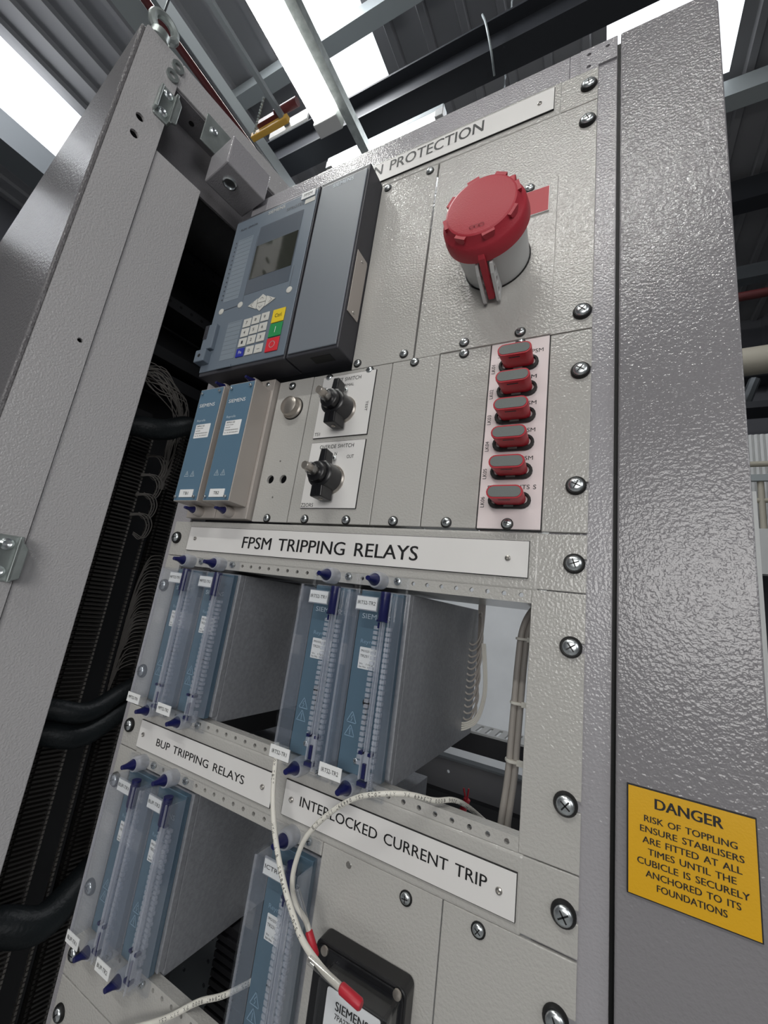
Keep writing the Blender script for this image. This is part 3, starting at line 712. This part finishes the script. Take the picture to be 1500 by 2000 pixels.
# ------------------------------------------------------------------ round steel button
t = thing('push_button', 'round domed brushed steel button under the large protection relay', 'button', (.1630,0,zu(-3.2)))
bc = (.1632,0,zu(-3.20))
obj('bezel', M().lathe([(.0138,.0008),(.0138,.0026),(.0122,.0040),(.0114,.0034)], bc, (0,-1,0), 32), ALU, t, smooth=True)
obj('gasket', M().lathe([(.0146,0),(.0146,.0008),(.0135,.0008)], bc, (0,-1,0), 32), RUBBER, t, smooth=True)
obj('cap', M().lathe([(.0120,.002),(.0120,.0080),(.0112,.0098),(.0085,.0110),(.0045,.0117),(0,.0119)], bc, (0,-1,0), 32), ALU, t, smooth=True)

# ------------------------------------------------------------------ two rotary switches
def rot_switch(label, zc, u0,u1, words):
    t = thing('rotary_switch', label, 'switch', (.238,0,zc))
    p = obj('engraved_plate', M().box(.2026,.2734,-.0014,-.0001,zu(u1),zu(u0)), INK, t)
    obj('plate_face', M().box(.2030,.2730,-.0017,-.0014,zu(u1)+.0004,zu(u0)-.0004), PLATE, p)
    m = M()
    for tx,x0,x1,a,b_,rt in words: m.text(tx, x0,x1, zu(b_),zu(a), -.0019, rot=rt, space=1.3)
    obj('lettering', m, INK, p)
    small_screw(t, .2384, (Z0-zc)/U-.545, -.0019, .0022, False)
    X = .2380
    obj('base_ring', M().lathe([(.0166,0),(.0166,.0014),(.0152,.0030),(.0145,.0030)], (X,-.0016,zc), (0,-1,0), 32), ALU, t, smooth=True)
    obj('barrel', M().lathe([(.0150,.0028),(.0146,.0210),(.0132,.0222),(.0108,.0224),(.0104,.0285),(.0085,.0295)], (X,-.0016,zc), (0,-1,0), 32), BLACKS, t, smooth=True)
    m = M()
    zb = zc-.0245; zt_ = zc+.0275
    m.loft([[(X-.0072,y,zb) for y in (-.0235,)]+[(X+.0072,-.0235,zb),(X+.0072,-.0045,zb),(X-.0072,-.0045,zb)],
            [(X-.0068,-.0240,zc-.012),(X+.0068,-.0240,zc-.012),(X+.0072,-.006,zc-.010),(X-.0072,-.006,zc-.010)]])
    m.loft([[(X-.0044,-.0238,zc+.010),(X+.0044,-.0238,zc+.010),(X+.0044,-.009,zc+.009),(X-.0044,-.009,zc+.009)],
            [(X-.0036,-.0228,zt_),(X+.0036,-.0228,zt_),(X+.0036,-.0100,zt_-.001),(X-.0036,-.0100,zt_-.001)]])
    obj('handle', m, BLACKS, t, bevel=.0012)
    obj('handle_rib', M().box(X-.0006,X+.0006,-.0248,-.0235,zb+.001,zc-.008), BLACKS, t)
    obj('handle_screw', M().lathe([(.0022,0),(.0022,.0006),(.001,.0006),(.001,.0002)], (X,-.0140,zb), (0,0,-1), 12), ALU, t, smooth=True)
    obj('key_sleeve', M().lathe([(.0062,.029),(.0062,.0375),(.0052,.0378),(.0050,.030)], (X,-.0016,zc), (0,-1,0), 20), TUBE, t, smooth=True)
    obj('key_pin', M().lathe([(.0042,.028),(.0042,.0455),(.0036,.0462),(.0034,.0458),(0,.0458)], (X,-.0016,zc), (0,-1,0), 20), ALU, t, smooth=True)
    return t
rot_switch('black rotary switch on the white TEST SWITCH plate, upper of two', zu(-2.94), -3.955,-2.235,
    [('TEST SWITCH',.2190,.2550,-3.86,-3.755,0),('NORMAL',.2270,.2470,-3.675,-3.60,0),('TEST',.2662,.2692,-3.11,-2.845,-90),('TS1',.2046,.2120,-2.385,-2.30,0)])
rot_switch('black rotary switch on the white OVERIDE SWITCH plate, lower of two', zu(-1.115), -2.115,-.415,
    [('OVERIDE SWITCH',.2155,.2597,-2.03,-1.93,0),('N',.2366,.2398,-1.83,-1.745,0),('OUT',.2530,.2618,-1.735,-1.65,0),('Z2ORS',.2035,.2200,-.54,-.445,0)])

# ------------------------------------------------------------------ red capped socket
sk = thing('power_socket', 'light grey panel socket closed by a large red ribbed lid', 'socket', (.396,0,zu(-6.2)))
obj('socket_plate', M().box(.3452,.4494,-.0011,-.0001,zu(-4.082),zu(-8.12)), PAINT, sk, bevel=.0004)
for x,u in ((.4225,-8.02),(.4230,-4.245),(.3699,-4.245),(.3699,-8.02)): small_screw(sk, x, u, -.0011)
X,ZC = .3955, zu(-6.19)
obj('gasket', M().lathe([(.0325,.0011),(.0325,.002),(.0310,.002)], (X,0,ZC), (0,-1,0), 40), RUBBER, sk, smooth=True)
obj('barrel', M().lathe([(.0312,.0012),(.0318,.012),(.0336,.040),(.0340,.046),(.030,.046)], (X,0,ZC), (0,-1,0), 48), WHITEP, sk, smooth=True)
lid = obj('lid', M().lathe([(.0345,.0415),(.0382,.0425),(.0384,.0465),(.0374,.0555),(.0360,.0575),(.0335,.060),(.0312,.0655),(.0300,.0660),(.0292,.0662),(0,.0655)], (X,0,ZC), (0,-1,0), 64), REDF, sk, smooth=True)
for k in range(8):
    a = 2*math.pi*k/8+.28; c = Vector((X+.0328*math.cos(a),-.0612,ZC+.0328*math.sin(a)))
    tdir = Vector((-math.sin(a),0,math.cos(a))); rd = Vector((math.cos(a),0,math.sin(a)))
    m = M(); m.loft([[c+tdir*(.0055*math.cos(b))+rd*(.0012 if j else -.003)+Vector((0,-.0042+.0062*math.sin(b),0)) for b in [math.pi*i/8 for i in range(9)]] for j in (0,1)])
    obj('lid_lug', m, REDF, lid, smooth=True)
m = M(); q = Vector((X-.0012,0,ZC-.0225))
for dx in (-.0042,0,.0042): m.line([(q.x+dx+.0022*math.cos(a*.35),q.z+.0016*math.sin(a*.35)) for a in range(18)], .0004, -.0667, True)
obj('embossed_mark', m, mat('dark_red_emboss','#8f1f2c',.5), lid)
fin = M(); fin.loft([[(X-.0036+dx,y,z) for (y,z) in ((-.0440,ZC-.035),(-.056,ZC-.033),(-.048,ZC-.0405),(-.006,ZC-.0475),(-.006,ZC-.0425))] for dx in (0,.0062)])
obj('lid_lever', fin, REDF, sk, bevel=.0008)
for dx in (-.0082,.0046):
    m = M(); pts = [(-.041,ZC-.0325),(-.041,ZC-.0395),(-.034,ZC-.0440),(-.0075,ZC-.0512),(-.0035,ZC-.049),(-.0035,ZC-.0315)]
    bmx = M(); bmx.plate([(y,z) for y,z in pts], [circ(y,z,.0033,12) for y,z in ((-.031,ZC-.0375),(-.0215,ZC-.0405),(-.012,ZC-.0440))], X+dx, X+dx+.0030)
    for v in bmx.bm.verts: v.co = Vector((v.co.y, v.co.x, v.co.z))
    obj('lever_bracket', bmx, WHITEP, sk, bevel=.0003)
m = M(); m.box(X-.021,X+.021,-.042,-.030,ZC+.031,ZC+.0405)
obj('hinge', m, WHITEP, sk, bevel=.001)
for dx in (-.024,.0185): obj('hinge_lug', M().box(X+dx,X+dx+.006,-.050,-.030,ZC+.029,ZC+.0425), REDF, sk, bevel=.001)
obj('hinge_spring', M().cyl((X-.017,-.038,ZC+.041),(X+.017,-.038,ZC+.041),.0022), RUBBER, sk, smooth=True)
rp_ = obj('red_nameplate', M().box(.352,.4422,-.0026,-.0011,zu(-7.195),zu(-7.885)), PLATE, sk)
obj('red_face', M().box(.3526,.4416,-.0028,-.0026,zu(-7.195)+.0006,zu(-7.885)-.0005), REDPL, rp_)

# ------------------------------------------------------------------ subracks
def rail_mesh(x0,x1,u0,u1,uh,pitch=.01316,ph=.3581):
    n0 = math.ceil((x0+.004-ph)/pitch); hs = []
    while ph+n0*pitch < x1-.004: hs.append(circ(ph+n0*pitch, zu(uh), .0019, 8)); n0 += 1
    return M().plate([(x0,zu(u1)),(x1,zu(u1)),(x1,zu(u0)),(x0,zu(u0))], hs, 0, .003)
def subrack(label, ua, ub, ur_b, xr, right_ear, rscrews, lscrews, lb):
    t = thing('subrack', label, 'rack', (.2413,.002,zu(ub)))
    obj('left_ear', M().prism(ear_outline(.0,.0272,ua,lb,(),()),0,.003), PAINT, t, bevel=.0005)
    if lb > ub: obj('lower_skirt', M().box(.0272,xr,0,.003,zu(lb)+.0004,zu(ub)+.0004), PAINT, t)
    obj('top_rail', rail_mesh(.0272,xr,ua+.01,ua+.245,ua+.115), PAINT, t)
    obj('top_rail_lip', M().box(.0272,xr,.003,.14,zu(ua+.245),zu(ua+.245)+.002), PAINT, t)
    obj('bottom_rail', rail_mesh(.0272,xr,ur_b-.21,ur_b-.01,ur_b-.10), PAINT, t)
    obj('bottom_rail_lip', M().box(.0272,xr,.003,.010,zu(ur_b-.21)-.002,zu(ur_b-.21)), PAINT, t)
    if right_ear:
        obj('right_ear', M().prism(ear_outline(xr,.4826,ua,ub,[u for _,u in rscrews]),0,.003), PAINT, t, bevel=.0005)
    for x,u in rscrews+lscrews: rack_screw(t, x, u)
    return t
subrack('open relay shelf in the middle of the frame, seen through at its right', 1, 5, 5, .4449, True, [(.4736,1.87),(.4733,4.13)], [(.0088,1.86),(.0086,4.155)], 5)
subrack('lower open relay shelf behind the BUP clear covers', 6, 10, 10, .2914, False, [], [(.0090,6.78),(.0125,9.09),(.0128,10.42)], 10.93)
blank('lower right plain panel with one zinc screw and the black relay cutout', .2914,.3960,6.02,11, [(.3685,6.235)])
t = blank('lower blank panel with one screw and a rack screw at the right edge', .3962,.4824,6.02,11, [(.4221,6.185)], [(.4715,6.75)], (6.75,))
blank('plain panel under the BUP clear covers at lower left', .0002,.2910,10.95,13, [], [(.0130,11.55)], depth=.003)
m = M(); m.lathe([(.0026,0),(.0022,.0005),(.0012,.0002)], (.3178,0,zu(6.181)), (0,-1,0), 12)
tag(obj('panel_plug', m, RIVET, smooth=True), 'tiny grey plug in the lower panel beside the ICTR clear cover', 'plug')

# ------------------------------------------------------------------ relay modules under clear covers
def clear_box(x0,x1,yf,yb,z0,z1,th=.0016):
    m = M(); m.box(x0,x1,yf,yf+th,z0,z1); m.box(x0,x0+th,yf+th,yb,z0,z1); m.box(x1-th,x1,yf+th,yb,z0,z1)
    m.box(x0+th,x1-th,yf+th,yb,z1-th,z1); m.box(x0+th,x1-th,yf+th,yb,z0,z0+th); return m
def relay(label, x0, ua, tag_top, tag_bot, group, ser='156774', proto=None):
    t = thing('relay_module', label, 'relay', (x0+.0263,0,zu(ua+3.9)), group)
    R_ = lambda u: zu(ua+u)
    obj('case', M().box(x0+.0012,x0+.0515,.011,.245,R_(3.86),R_(.33)).box(x0+.0012,x0+.0515,.0036,.011,R_(3.71),R_(.33)), CASEM, t, bevel=.0008)
    bp = obj('blue_front', M().box(x0+.0050,x0+.0478,-.0028,.0034,R_(3.735),R_(.36)), BLUEG, t, bevel=.0005)
    y = -.0031
    m = M(); m.text('SIEMENS', x0+.0092,x0+.0378, R_(.915),R_(.815), y); obj('maker_name', m, PRINT, bp)
    m = M(); m.text('Reyrolle', x0+.0112,x0+.0300, R_(1.42),R_(1.32), y); warn(m, x0+.0130, R_(2.88), .0098, y); warn(m, x0+.0128, R_(3.12), .0098, y, False); obj('front_print', m, PRINTD, bp)
    lb = obj('rating_label', M().prism(rrect(x0+.0115,x0+.0330,R_(1.88),R_(1.47),.0006), -.0032,-.0028), LBL, t)
    m = M(); yl = -.0034
    m.text('7PG1523-1AB', x0+.0128,x0+.0262, R_(1.56),R_(1.52), yl); m.text('TR231', x0+.0128,x0+.0212, R_(1.66),R_(1.61), yl); m.text('Vn   110 V', x0+.0128,x0+.0270, R_(1.80),R_(1.765), yl); m.text('Ser.No. '+ser, x0+.0128,x0+.0285, R_(1.855),R_(1.82), yl); obj('lettering', m, INK, lb)
    obj('key_slot', M().lathe([(.0042,0),(.0042,.0004)], (x0+.0257,-.0028,R_(2.47)), (0,-1,0), 18).box(x0+.0249,x0+.0265,-.0032,-.0028,R_(2.86),R_(2.47)), RUBBER, t)
    obj('front_screw', screw_mesh(x0+.0222, R_(3.50), .0024, .0014, -.0028), [CHROME,BLACK], t, smooth=True)
    # clear cover with mounting flanges
    cv = obj('clear_cover', clear_box(x0+.0010,x0+.0514,-.0235,-.0012,R_(3.75),R_(.375)), CLEAR, t, bevel=.0006)
    m = M(); m.box(x0+.0010,x0+.0514,-.0052,-.0032,R_(.37),R_(.03)); m.box(x0+.0010,x0+.0514,-.0052,-.0032,R_(4.03),R_(3.755))
    m.box(x0+.0498,x0+.0514,-.0032,-.0008,R_(4.03),R_(.03)); m.box(x0+.0010,x0+.0026,-.0032,-.0008,R_(4.03),R_(.03))
    m.box(x0+.0010,x0+.0514,-.0032,-.0008,R_(.045),R_(.03)); m.box(x0+.0010,x0+.0514,-.0032,-.0008,R_(4.03),R_(4.015))
    obj('cover_flange', m, CLEAR, cv, bevel=.0005)
    m = M()
    for dx in (.0052,.0470): m.box(x0+dx-.0006,x0+dx+.0006,-.0250,-.0236,R_(3.74),R_(.39))
    m.box(x0+.0475,x0+.0483,-.0219,-.0030,R_(3.70),R_(.42)); m.box(x0+.0040,x0+.0048,-.0219,-.0030,R_(3.70),R_(.42))
    obj('cover_rib', m, RIB, cv)
    for u,dx in ((.13,.0222),(3.90,.0222)): knob(t, x0+dx, R_(u), EDGE, .0070, -.0135)
    for u in (.10,3.93): obj('flange_screw', screw_mesh(x0+.0392, R_(u), .0036, .0022, -.0006), [CHROME,BLACK], t, smooth=True)
    # reset plunger, its clear stem and clip
    pl = obj('plunger', M().lathe([(.0046,0),(.0046,.024),(.0040,.0250)], (x0+.0365,-.0150,R_(.355)), (0,0,-1), 10), NAVY, t, smooth=True)
    obj('plunger_band', M().lathe([(.0049,0),(.0049,.0007)], (x0+.0365,-.0150,R_(.355)-.0055), (0,0,-1), 10), NAVY, pl, smooth=True)
    obj('stem', M().box(x0+.0352,x0+.0358,-.0165,-.0120,R_(3.2),R_(.93)).box(x0+.0374,x0+.0380,-.0165,-.0120,R_(3.2),R_(.93)), EDGE, t)
    m = M(); m.box(x0+.0330,x0+.0345,-.0165,-.0120,R_(3.66),R_(3.22)); m.box(x0+.0395,x0+.0410,-.0165,-.0120,R_(3.66),R_(3.22)); m.box(x0+.0345,x0+.0395,-.0135,-.0120,R_(3.66),R_(3.22))
    cl = obj('clip', m, EDGE, t, bevel=.0004)
    obj('clip_foot', M().box(x0+.0310,x0+.0345,-.0168,-.0118,R_(3.26),R_(3.21)).box(x0+.0395,x0+.0428,-.0168,-.0118,R_(3.26),R_(3.21)).box(x0+.0355,x0+.0386,-.0158,-.0136,R_(3.64),R_(3.40)).box(x0+.0330,x0+.0410,-.0168,-.0118,R_(3.76),R_(3.69)), NAVY, cl)
    obj('clip_foot', M().box(x0+.0315,x0+.0340,-.0168,-.0118,R_(.93),R_(.89)).box(x0+.0395,x0+.0420,-.0168,-.0118,R_(.93),R_(.89)).box(x0+.0328,x0+.0345,-.0160,-.0120,R_(1.05),R_(.94)), NAVY, pl)
    m = M(); n = 26
    for i in range(n):
        za = R_(1.02+i*(2.5/n)); zb = R_(1.02+(i+.72)*(2.5/n))
        for xa,xb in ((.0262,.0302),(.0322,.0352),(.0382,.0428)): m.box(x0+xa,x0+xb,-.0102,-.0058-.0012*(i%2),zb,za)
    for i in range(9): m.box(x0+.0385,x0+.0425,-.0102,-.0062,R_(3.60+i*.028),R_(3.58+i*.028))
    obj('light_guide', m, EDGE, t, bevel=.0005)
    hd = obj('tag_holder', M().box(x0+.0078,x0+.0298,-.0152,-.0138,R_(.755),R_(.475)), EDGE, t)
    obj('name_tag', M().box(x0+.0088,x0+.0292,-.0157,-.0152,R_(.735),R_(.49)), LBL, hd)
    obj('lettering', M().text(tag_top, x0+.0100,x0+.0280, R_(.64),R_(.57), -.0159), INK, hd)
    bt = obj('name_tag', M().box(x0+.0020,x0+.0234,-.0258,-.0251,R_(3.735),R_(3.515)), LBL, t)
    obj('lettering', M().text(tag_bot, x0+.0045,x0+.0208, R_(3.655),R_(3.585), -.0260), INK, bt)
    return t
relay('clear covered relay module tagged MPTS2-TR1, leftmost on the middle shelf', .0273, 1, 'MPTS2-TR1','MPTS2-TR1','relay modules under clear covers')
relay('clear covered relay module tagged MPTS2-TR2, second from left on the middle shelf', .0800, 1, 'MPTS2-TR2','MPTS2-TR2','relay modules under clear covers')
relay('clear covered relay module tagged IRTS2-TR1, third from left on the middle shelf', .2380, 1, 'IRTS2-TR1','IRTS2-TR1','relay modules under clear covers')
relay('clear covered relay module tagged IRTS2-TR2, rightmost on the middle shelf, big stippled case side showing', .2907, 1, 'IRTS2-TR2','IRTS2-TR2','relay modules under clear covers')
relay('clear covered relay module tagged BUP-TR1, at the lower left edge of the frame', .0273, 6, 'BUP-TR1','BUP-TR1','relay modules under clear covers')
relay('clear covered relay module tagged BUP-TR2, right of the BUP-TR1 one', .0800, 6, 'BUP-TR2','BUP-TR2','relay modules under clear covers')
relay('clear covered relay module tagged ICTR, behind the hanging white cable', .2384, 6, 'ICTR-1','ICTR-1','relay modules under clear covers')

# ------------------------------------------------------------------ black bezel relay at the bottom
k = thing('auxiliary_relay', 'black framed relay with clear cover at the bottom edge, beneath the hanging white cable', 'relay', (.346,0,zu(9.5)))
obj('bezel', M().prism(rrect(.3070,.3815,zu(9.6),zu(7.18),.005), -.0150,-.0002), BLACK, k, bevel=.0012)
obj('bezel_face', M().prism(rrect(.3085,.3800,zu(9.55),zu(7.22),.005), -.0165,-.0150), BLACKS, k, bevel=.0008)
for x,u in ((.3160,7.27),(.3755,7.25)): obj('bezel_screw', M().lathe([(.0032,0),(.0030,.0012),(.0012,.0016),(0,.0016)], (x,-.0165,zu(u)), (0,-1,0), 14), ALU, k, smooth=True)
obj('recess', M().box(.3215,.3690,-.0180,-.0165,zu(9.5),zu(7.42)), RUBBER, k)
obj('clear_cover', clear_box(.3250,.3785,-.0365,-.0168,zu(9.5),zu(7.29)), CLEAR, k, bevel=.0008)
lb = obj('rating_label', M().prism(rrect(.3315,.3725,zu(8.6),zu(7.37),.0015), -.0336,-.0330), LBL, k)
m = M(); y = -.0338
m.text('SIEMENS', .3392,.3645, zu(7.585),zu(7.475), y, bold=.0003); m.text('7PA2732-0AA00-2', .3395,.3700, zu(7.69),zu(7.62), y, bold=.0001); m.text('110Vdc', .3415,.3540, zu(7.79),zu(7.73), y); m.text('BF1604016', .3395,.3560, zu(7.88),zu(7.83), y)
obj('label_carrier', M().box(.3315,.3725,-.0330,-.0180,zu(8.6),zu(7.39)), BLACKS, k)
obj('lettering', m, INK, lb)

# ------------------------------------------------------------------ cables
def printed(m, path, txt, r, h, start=0, step=None):
    P = [Vector(p) for p in path]; L = [0]
    for a,b in zip(P,P[1:]): L.append(L[-1]+(b-a).length)
    s_ = start
    camv = Vector((.1,-1,.18)).normalized()
    for ch in txt:
        st_ = step or h*.8
        if s_ > L[-1]-.002: break
        if ch != ' ':
            i = max(j for j in range(len(L)) if L[j] <= s_); i = min(i,len(P)-2)
            d = (P[i+1]-P[i]).normalized(); c = P[i]+d*(s_-L[i]); n = (camv-d*camv.dot(d)).normalized(); up = n.cross(d)
            q = M().text(ch, -h*.32,h*.32, -h/2,h/2, 0)
            vs = [(v.co.x, v.co.z) for v in q.bm.verts]
            for v in q.bm.verts: v.co = c+d*v.co.x+up*v.co.z+n*(r+.00012-.5*v.co.z**2/r)
            m._merge(q.bm)
        s_ += st_
def wcable(label, pts, r, txt, start=.0, ferrule=True, name='white_cable', n=10):
    p = smooth_path(pts, n); t = thing(name, label, 'cable', tuple(pts[0]))
    obj('sheath', M().tube(p, r, 12), CABLEW, t, smooth=True)
    m = M(); printed(m, p, txt, r, .0024, start, .0026); obj('printed_text', m, INK, t)
    if ferrule:
        a,b = Vector(pts[-2]),Vector(pts[-1]); d = (b-a).normalized()
        obj('sleeve', M().tube([b-d*.030,b-d*.004], r*1.12, 12), TUBE, t, smooth=True)
        obj('red_cap', M().lathe([(r*1.05,-.004),(r*1.45,-.003),(r*1.45,.011),(r*1.1,.012)], b, d, 14), RED, t, smooth=True)
    return t
wcable('white printed cable hanging from the IRTS2-TR1 tag to the black framed relay',
    [(.2405,-.018,1.398),(.2450,-.022,1.390),(.2490,-.0255,1.378),(.2545,-.0285,1.361),(.2640,-.032,1.343),(.2760,-.036,1.328),(.2900,-.041,1.3155),(.3050,-.046,1.3057),(.3180,-.051,1.3007),(.3370,-.057,1.2985),(.3515,-.060,1.298),(.3585,-.0605,1.2975)], .0021, 'INCOM 1817          HMH L A/B  E318447 AWM 1015 E', .006)
wcable('white printed cable looping out of the shelf window across the INTERLOCKED CURRENT TRIP plate',
    [(.405,.08,1.357),(.3985,.04,1.379),(.3935,.014,1.3902),(.3843,-.004,1.3925),(.3705,-.02,1.3968),(.3535,-.031,1.3953),(.3330,-.034,1.3870),(.3125,-.035,1.3700),(.2965,-.0345,1.3500),(.2890,-.032,1.330),(.2875,-.030,1.3135),(.2930,-.0285,1.302),(.3030,-.0275,1.295),(.3080,-.0265,1.287)], .0019, 'E318447 AWM 1007 3266 8000 E13449 FK  AWM 1015 CSA 044397 AWM 1 A/B', .03)
tag(obj('black_wire', M().tube(smooth_path([(.309,-.0262,1.2865),(.3125,-.026,1.281),(.3150,-.024,1.272),(.316,-.018,1.263)]), .0007, 6), RUBBER, smooth=True), 'thin black wire from the red tip of the looping cable to the black framed relay', 'wire')
wcable('white printed cable crossing the lower left shelf opening', [(.232,.03,1.198),(.207,.014,1.182),(.186,.005,1.1725),(.166,-.008,1.160),(.136,-.016,1.143),(.105,-.018,1.122)], .0023, '1015 AWM E318447 8000 FK AWM CSA', .01, False)

# cables and wiring inside the shelf window
def wires(name, label, fn, n, r, mt=CABLEG, cat='wires', kind=True):
    m = M()
    for i in range(n): m.tube(smooth_path(fn(i),6), r, 7)
    o = tag(obj(name, m, mt, smooth=True), label, cat)
    if kind: o['kind'] = 'stuff'
    return o
r2 = random.Random(8)
wires('wire_bundle', 'bundle of grey brown wires dropping behind the stippled relay case', lambda i: (lambda z,a: [(.346+.0011*(i%6), .222+.002*(i//6), 1.60), (.347+.0014*(i%6), .22+.002*(i//6), 1.54), (.353+a*.4, .212, z+.034), (.3555+a*.6, .208, z+.014), (.352+a*.3, .206, z-.001), (.345, .205, z-.006), (.336, .204, z+.001), (.328,.204,z+.004)])(1.502-.0074*i, .0018*(i%3)), 14, .0011, CABLEG)
wires('wire_bundle', 'white wires looping low behind the stippled relay case', lambda i: [(.3595+.0012*i, .20, 1.50), (.3655+.0010*i, .20, 1.455), (.3640+.0010*i, .20, 1.43), (.358+.0008*i, .20, 1.414-.0016*i), (.347, .20, 1.405-.0024*i), (.335, .20, 1.403-.003*i)], 4, .0011, CABLEW)
vc = thing('grey_cable', 'grey vertical cables tied together near the right edge of the shelf window', 'cable', (.42,.06,1.33))
for dx,r in ((0,.0028),(.0052,.0026)):
    obj('cable_core', M().tube(smooth_path([(.447+dx,.062,1.553),(.436+dx,.06,1.540),(.430+dx,.058,1.523),(.4285+dx,.055,1.498),(.4275+dx,.055,1.470),(.4265+dx,.055,1.436),(.4255+dx,.055,1.405),(.4225+dx,.055,1.372),(.4215+dx,.055,1.345)],6), r, 10), CABLEG, vc, smooth=True)
for z,x in ((1.515,.4315),(1.462,.4298),(1.417,.4285)): obj('cable_tie', M().lathe([(.0062,0),(.0064,.001),(.0062,.002)], (x,.0555,z), (0,0,1), 12).box(x+.004,x+.009,.050,.054,z-.001,z+.003), CABLEW, vc, smooth=True)
# rear cross members of the frame
tr = thing('cable_duct', 'white slotted cable duct seen behind the relay shelf window', 'duct', (.3,.43,1.33))
m = M(); m.plate([(-.05,.40),(.50,.40),(.50,.46),(-.05,.46)], [rrect(x,x+.006,.408,.452,.0015,2) for x in [-.03+.016*i for i in range(32)]], 0,.003)
for v in m.bm.verts: v.co = Vector((v.co.x, v.co.z, 1.350-v.co.y))
obj('slotted_lid', m, WHITEP, tr)
obj('duct_side', M().box(-.05,.50,.40,.402,1.318,1.3465), DARKIN, tr)
cm = thing('cross_member', 'dark grey horizontal steel member below the slotted duct in the shelf window', 'beam', (.25,.36,1.27))
obj('web', M().plate([(-.05,1.272),(.50,1.272),(.50,1.318),(-.05,1.318)], [circ(x,1.297,.0025,10) for x in (.19,.285,.38)], .350,.353), mat('grey_cross_member','#77777a',.4), cm)
obj('top_flange', M().box(-.05,.50,.335,.353,1.318,1.321), STEELG, cm)
obj('bottom_flange', M().box(-.05,.50,.335,.353,1.258,1.272), DARKIN, cm)
tag(obj('terminal_block', M().box(.20,.235,.30,.33,1.225,1.25).box(.205,.23,.29,.30,1.23,1.245), BLACK, bevel=.001), 'small black terminal block below the cross member in the shelf window', 'terminal')
tag(obj('earth_wire', M().tube(smooth_path([(.17,.31,1.26),(.19,.29,1.243),(.215,.285,1.236),(.24,.30,1.225)]), .002), YEL, smooth=True), 'yellow green wire beside the small black terminal block', 'wire')
def bin_(label, x0,x1,y0,y1,z0,z1):
    return tag(obj('storage_bin', clear_box(x0,x1,y0,y1,z0,z1,.002), CLEARB, bevel=.001), label, 'bin')
bin_('translucent storage bin below the cross member, left one in the shelf window', .31,.352,.42,.50,1.18,1.246)
bin_('translucent storage bin at the lower right corner of the shelf window', .385,.47,.42,.50,1.17,1.232)
tag(obj('bench_shelf', M().box(.02,.60,.40,.62,1.155,1.165), STEELL), 'pale shelf under the translucent bins behind the frame', 'shelf')
tag(obj('red_ferrule', M().cyl((.352,.20,1.312),(.356,.20,1.325),.004).cyl((.354,.20,1.325),(.351,.20,1.335),.001).cyl((.356,.20,1.325),(.357,.20,1.336),.001), RED, smooth=True), 'red tipped wire end poking up behind the lower rail of the shelf window', 'wire')
wires('dark_cable', 'dark curved cable below the cross member in the shelf window', lambda i: [(.338+.004*i,.36,1.26),(.327+.004*i,.36,1.252),(.318+.004*i,.355,1.237),(.316+.004*i,.35,1.215)], 2, .003, RUBBER, 'cable', False)

# inside the lower shelf opening
up = thing('slotted_upright', 'grey drilled steel upright inside the lower left shelf opening', 'upright', (.08,.12,.8))
obj('web', M().plate([(.050,.7),(.113,.7),(.113,1.158),(.050,1.158)], [circ(.104,.85+.022*i,.0022,8) for i in range(14)]+[circ(.070,1.092,.0028,8)], .10,.104), STEELG, up)
dk = thing('slotted_duct', 'black slotted wiring duct beside the drilled upright inside the lower shelf opening', 'duct', (.13,.1,.8))
m = M()
for i in range(51): m.box(.1165,.150,.093,.098,.72+i*.0085,.72+i*.0085+.0055)
m.box(.1165,.150,.098,.13,.7,1.158)
obj('finger_wall', m, DUCTB, dk)
tag(obj('earth_wire', M().tube(smooth_path([(.268,.02,1.19),(.272,.01,1.175),(.277,.008,1.155),(.284,.012,1.135)]),.0016), YELM, smooth=True), 'orange yellow wire inside the lower shelf beside the ICTR relay', 'wire')
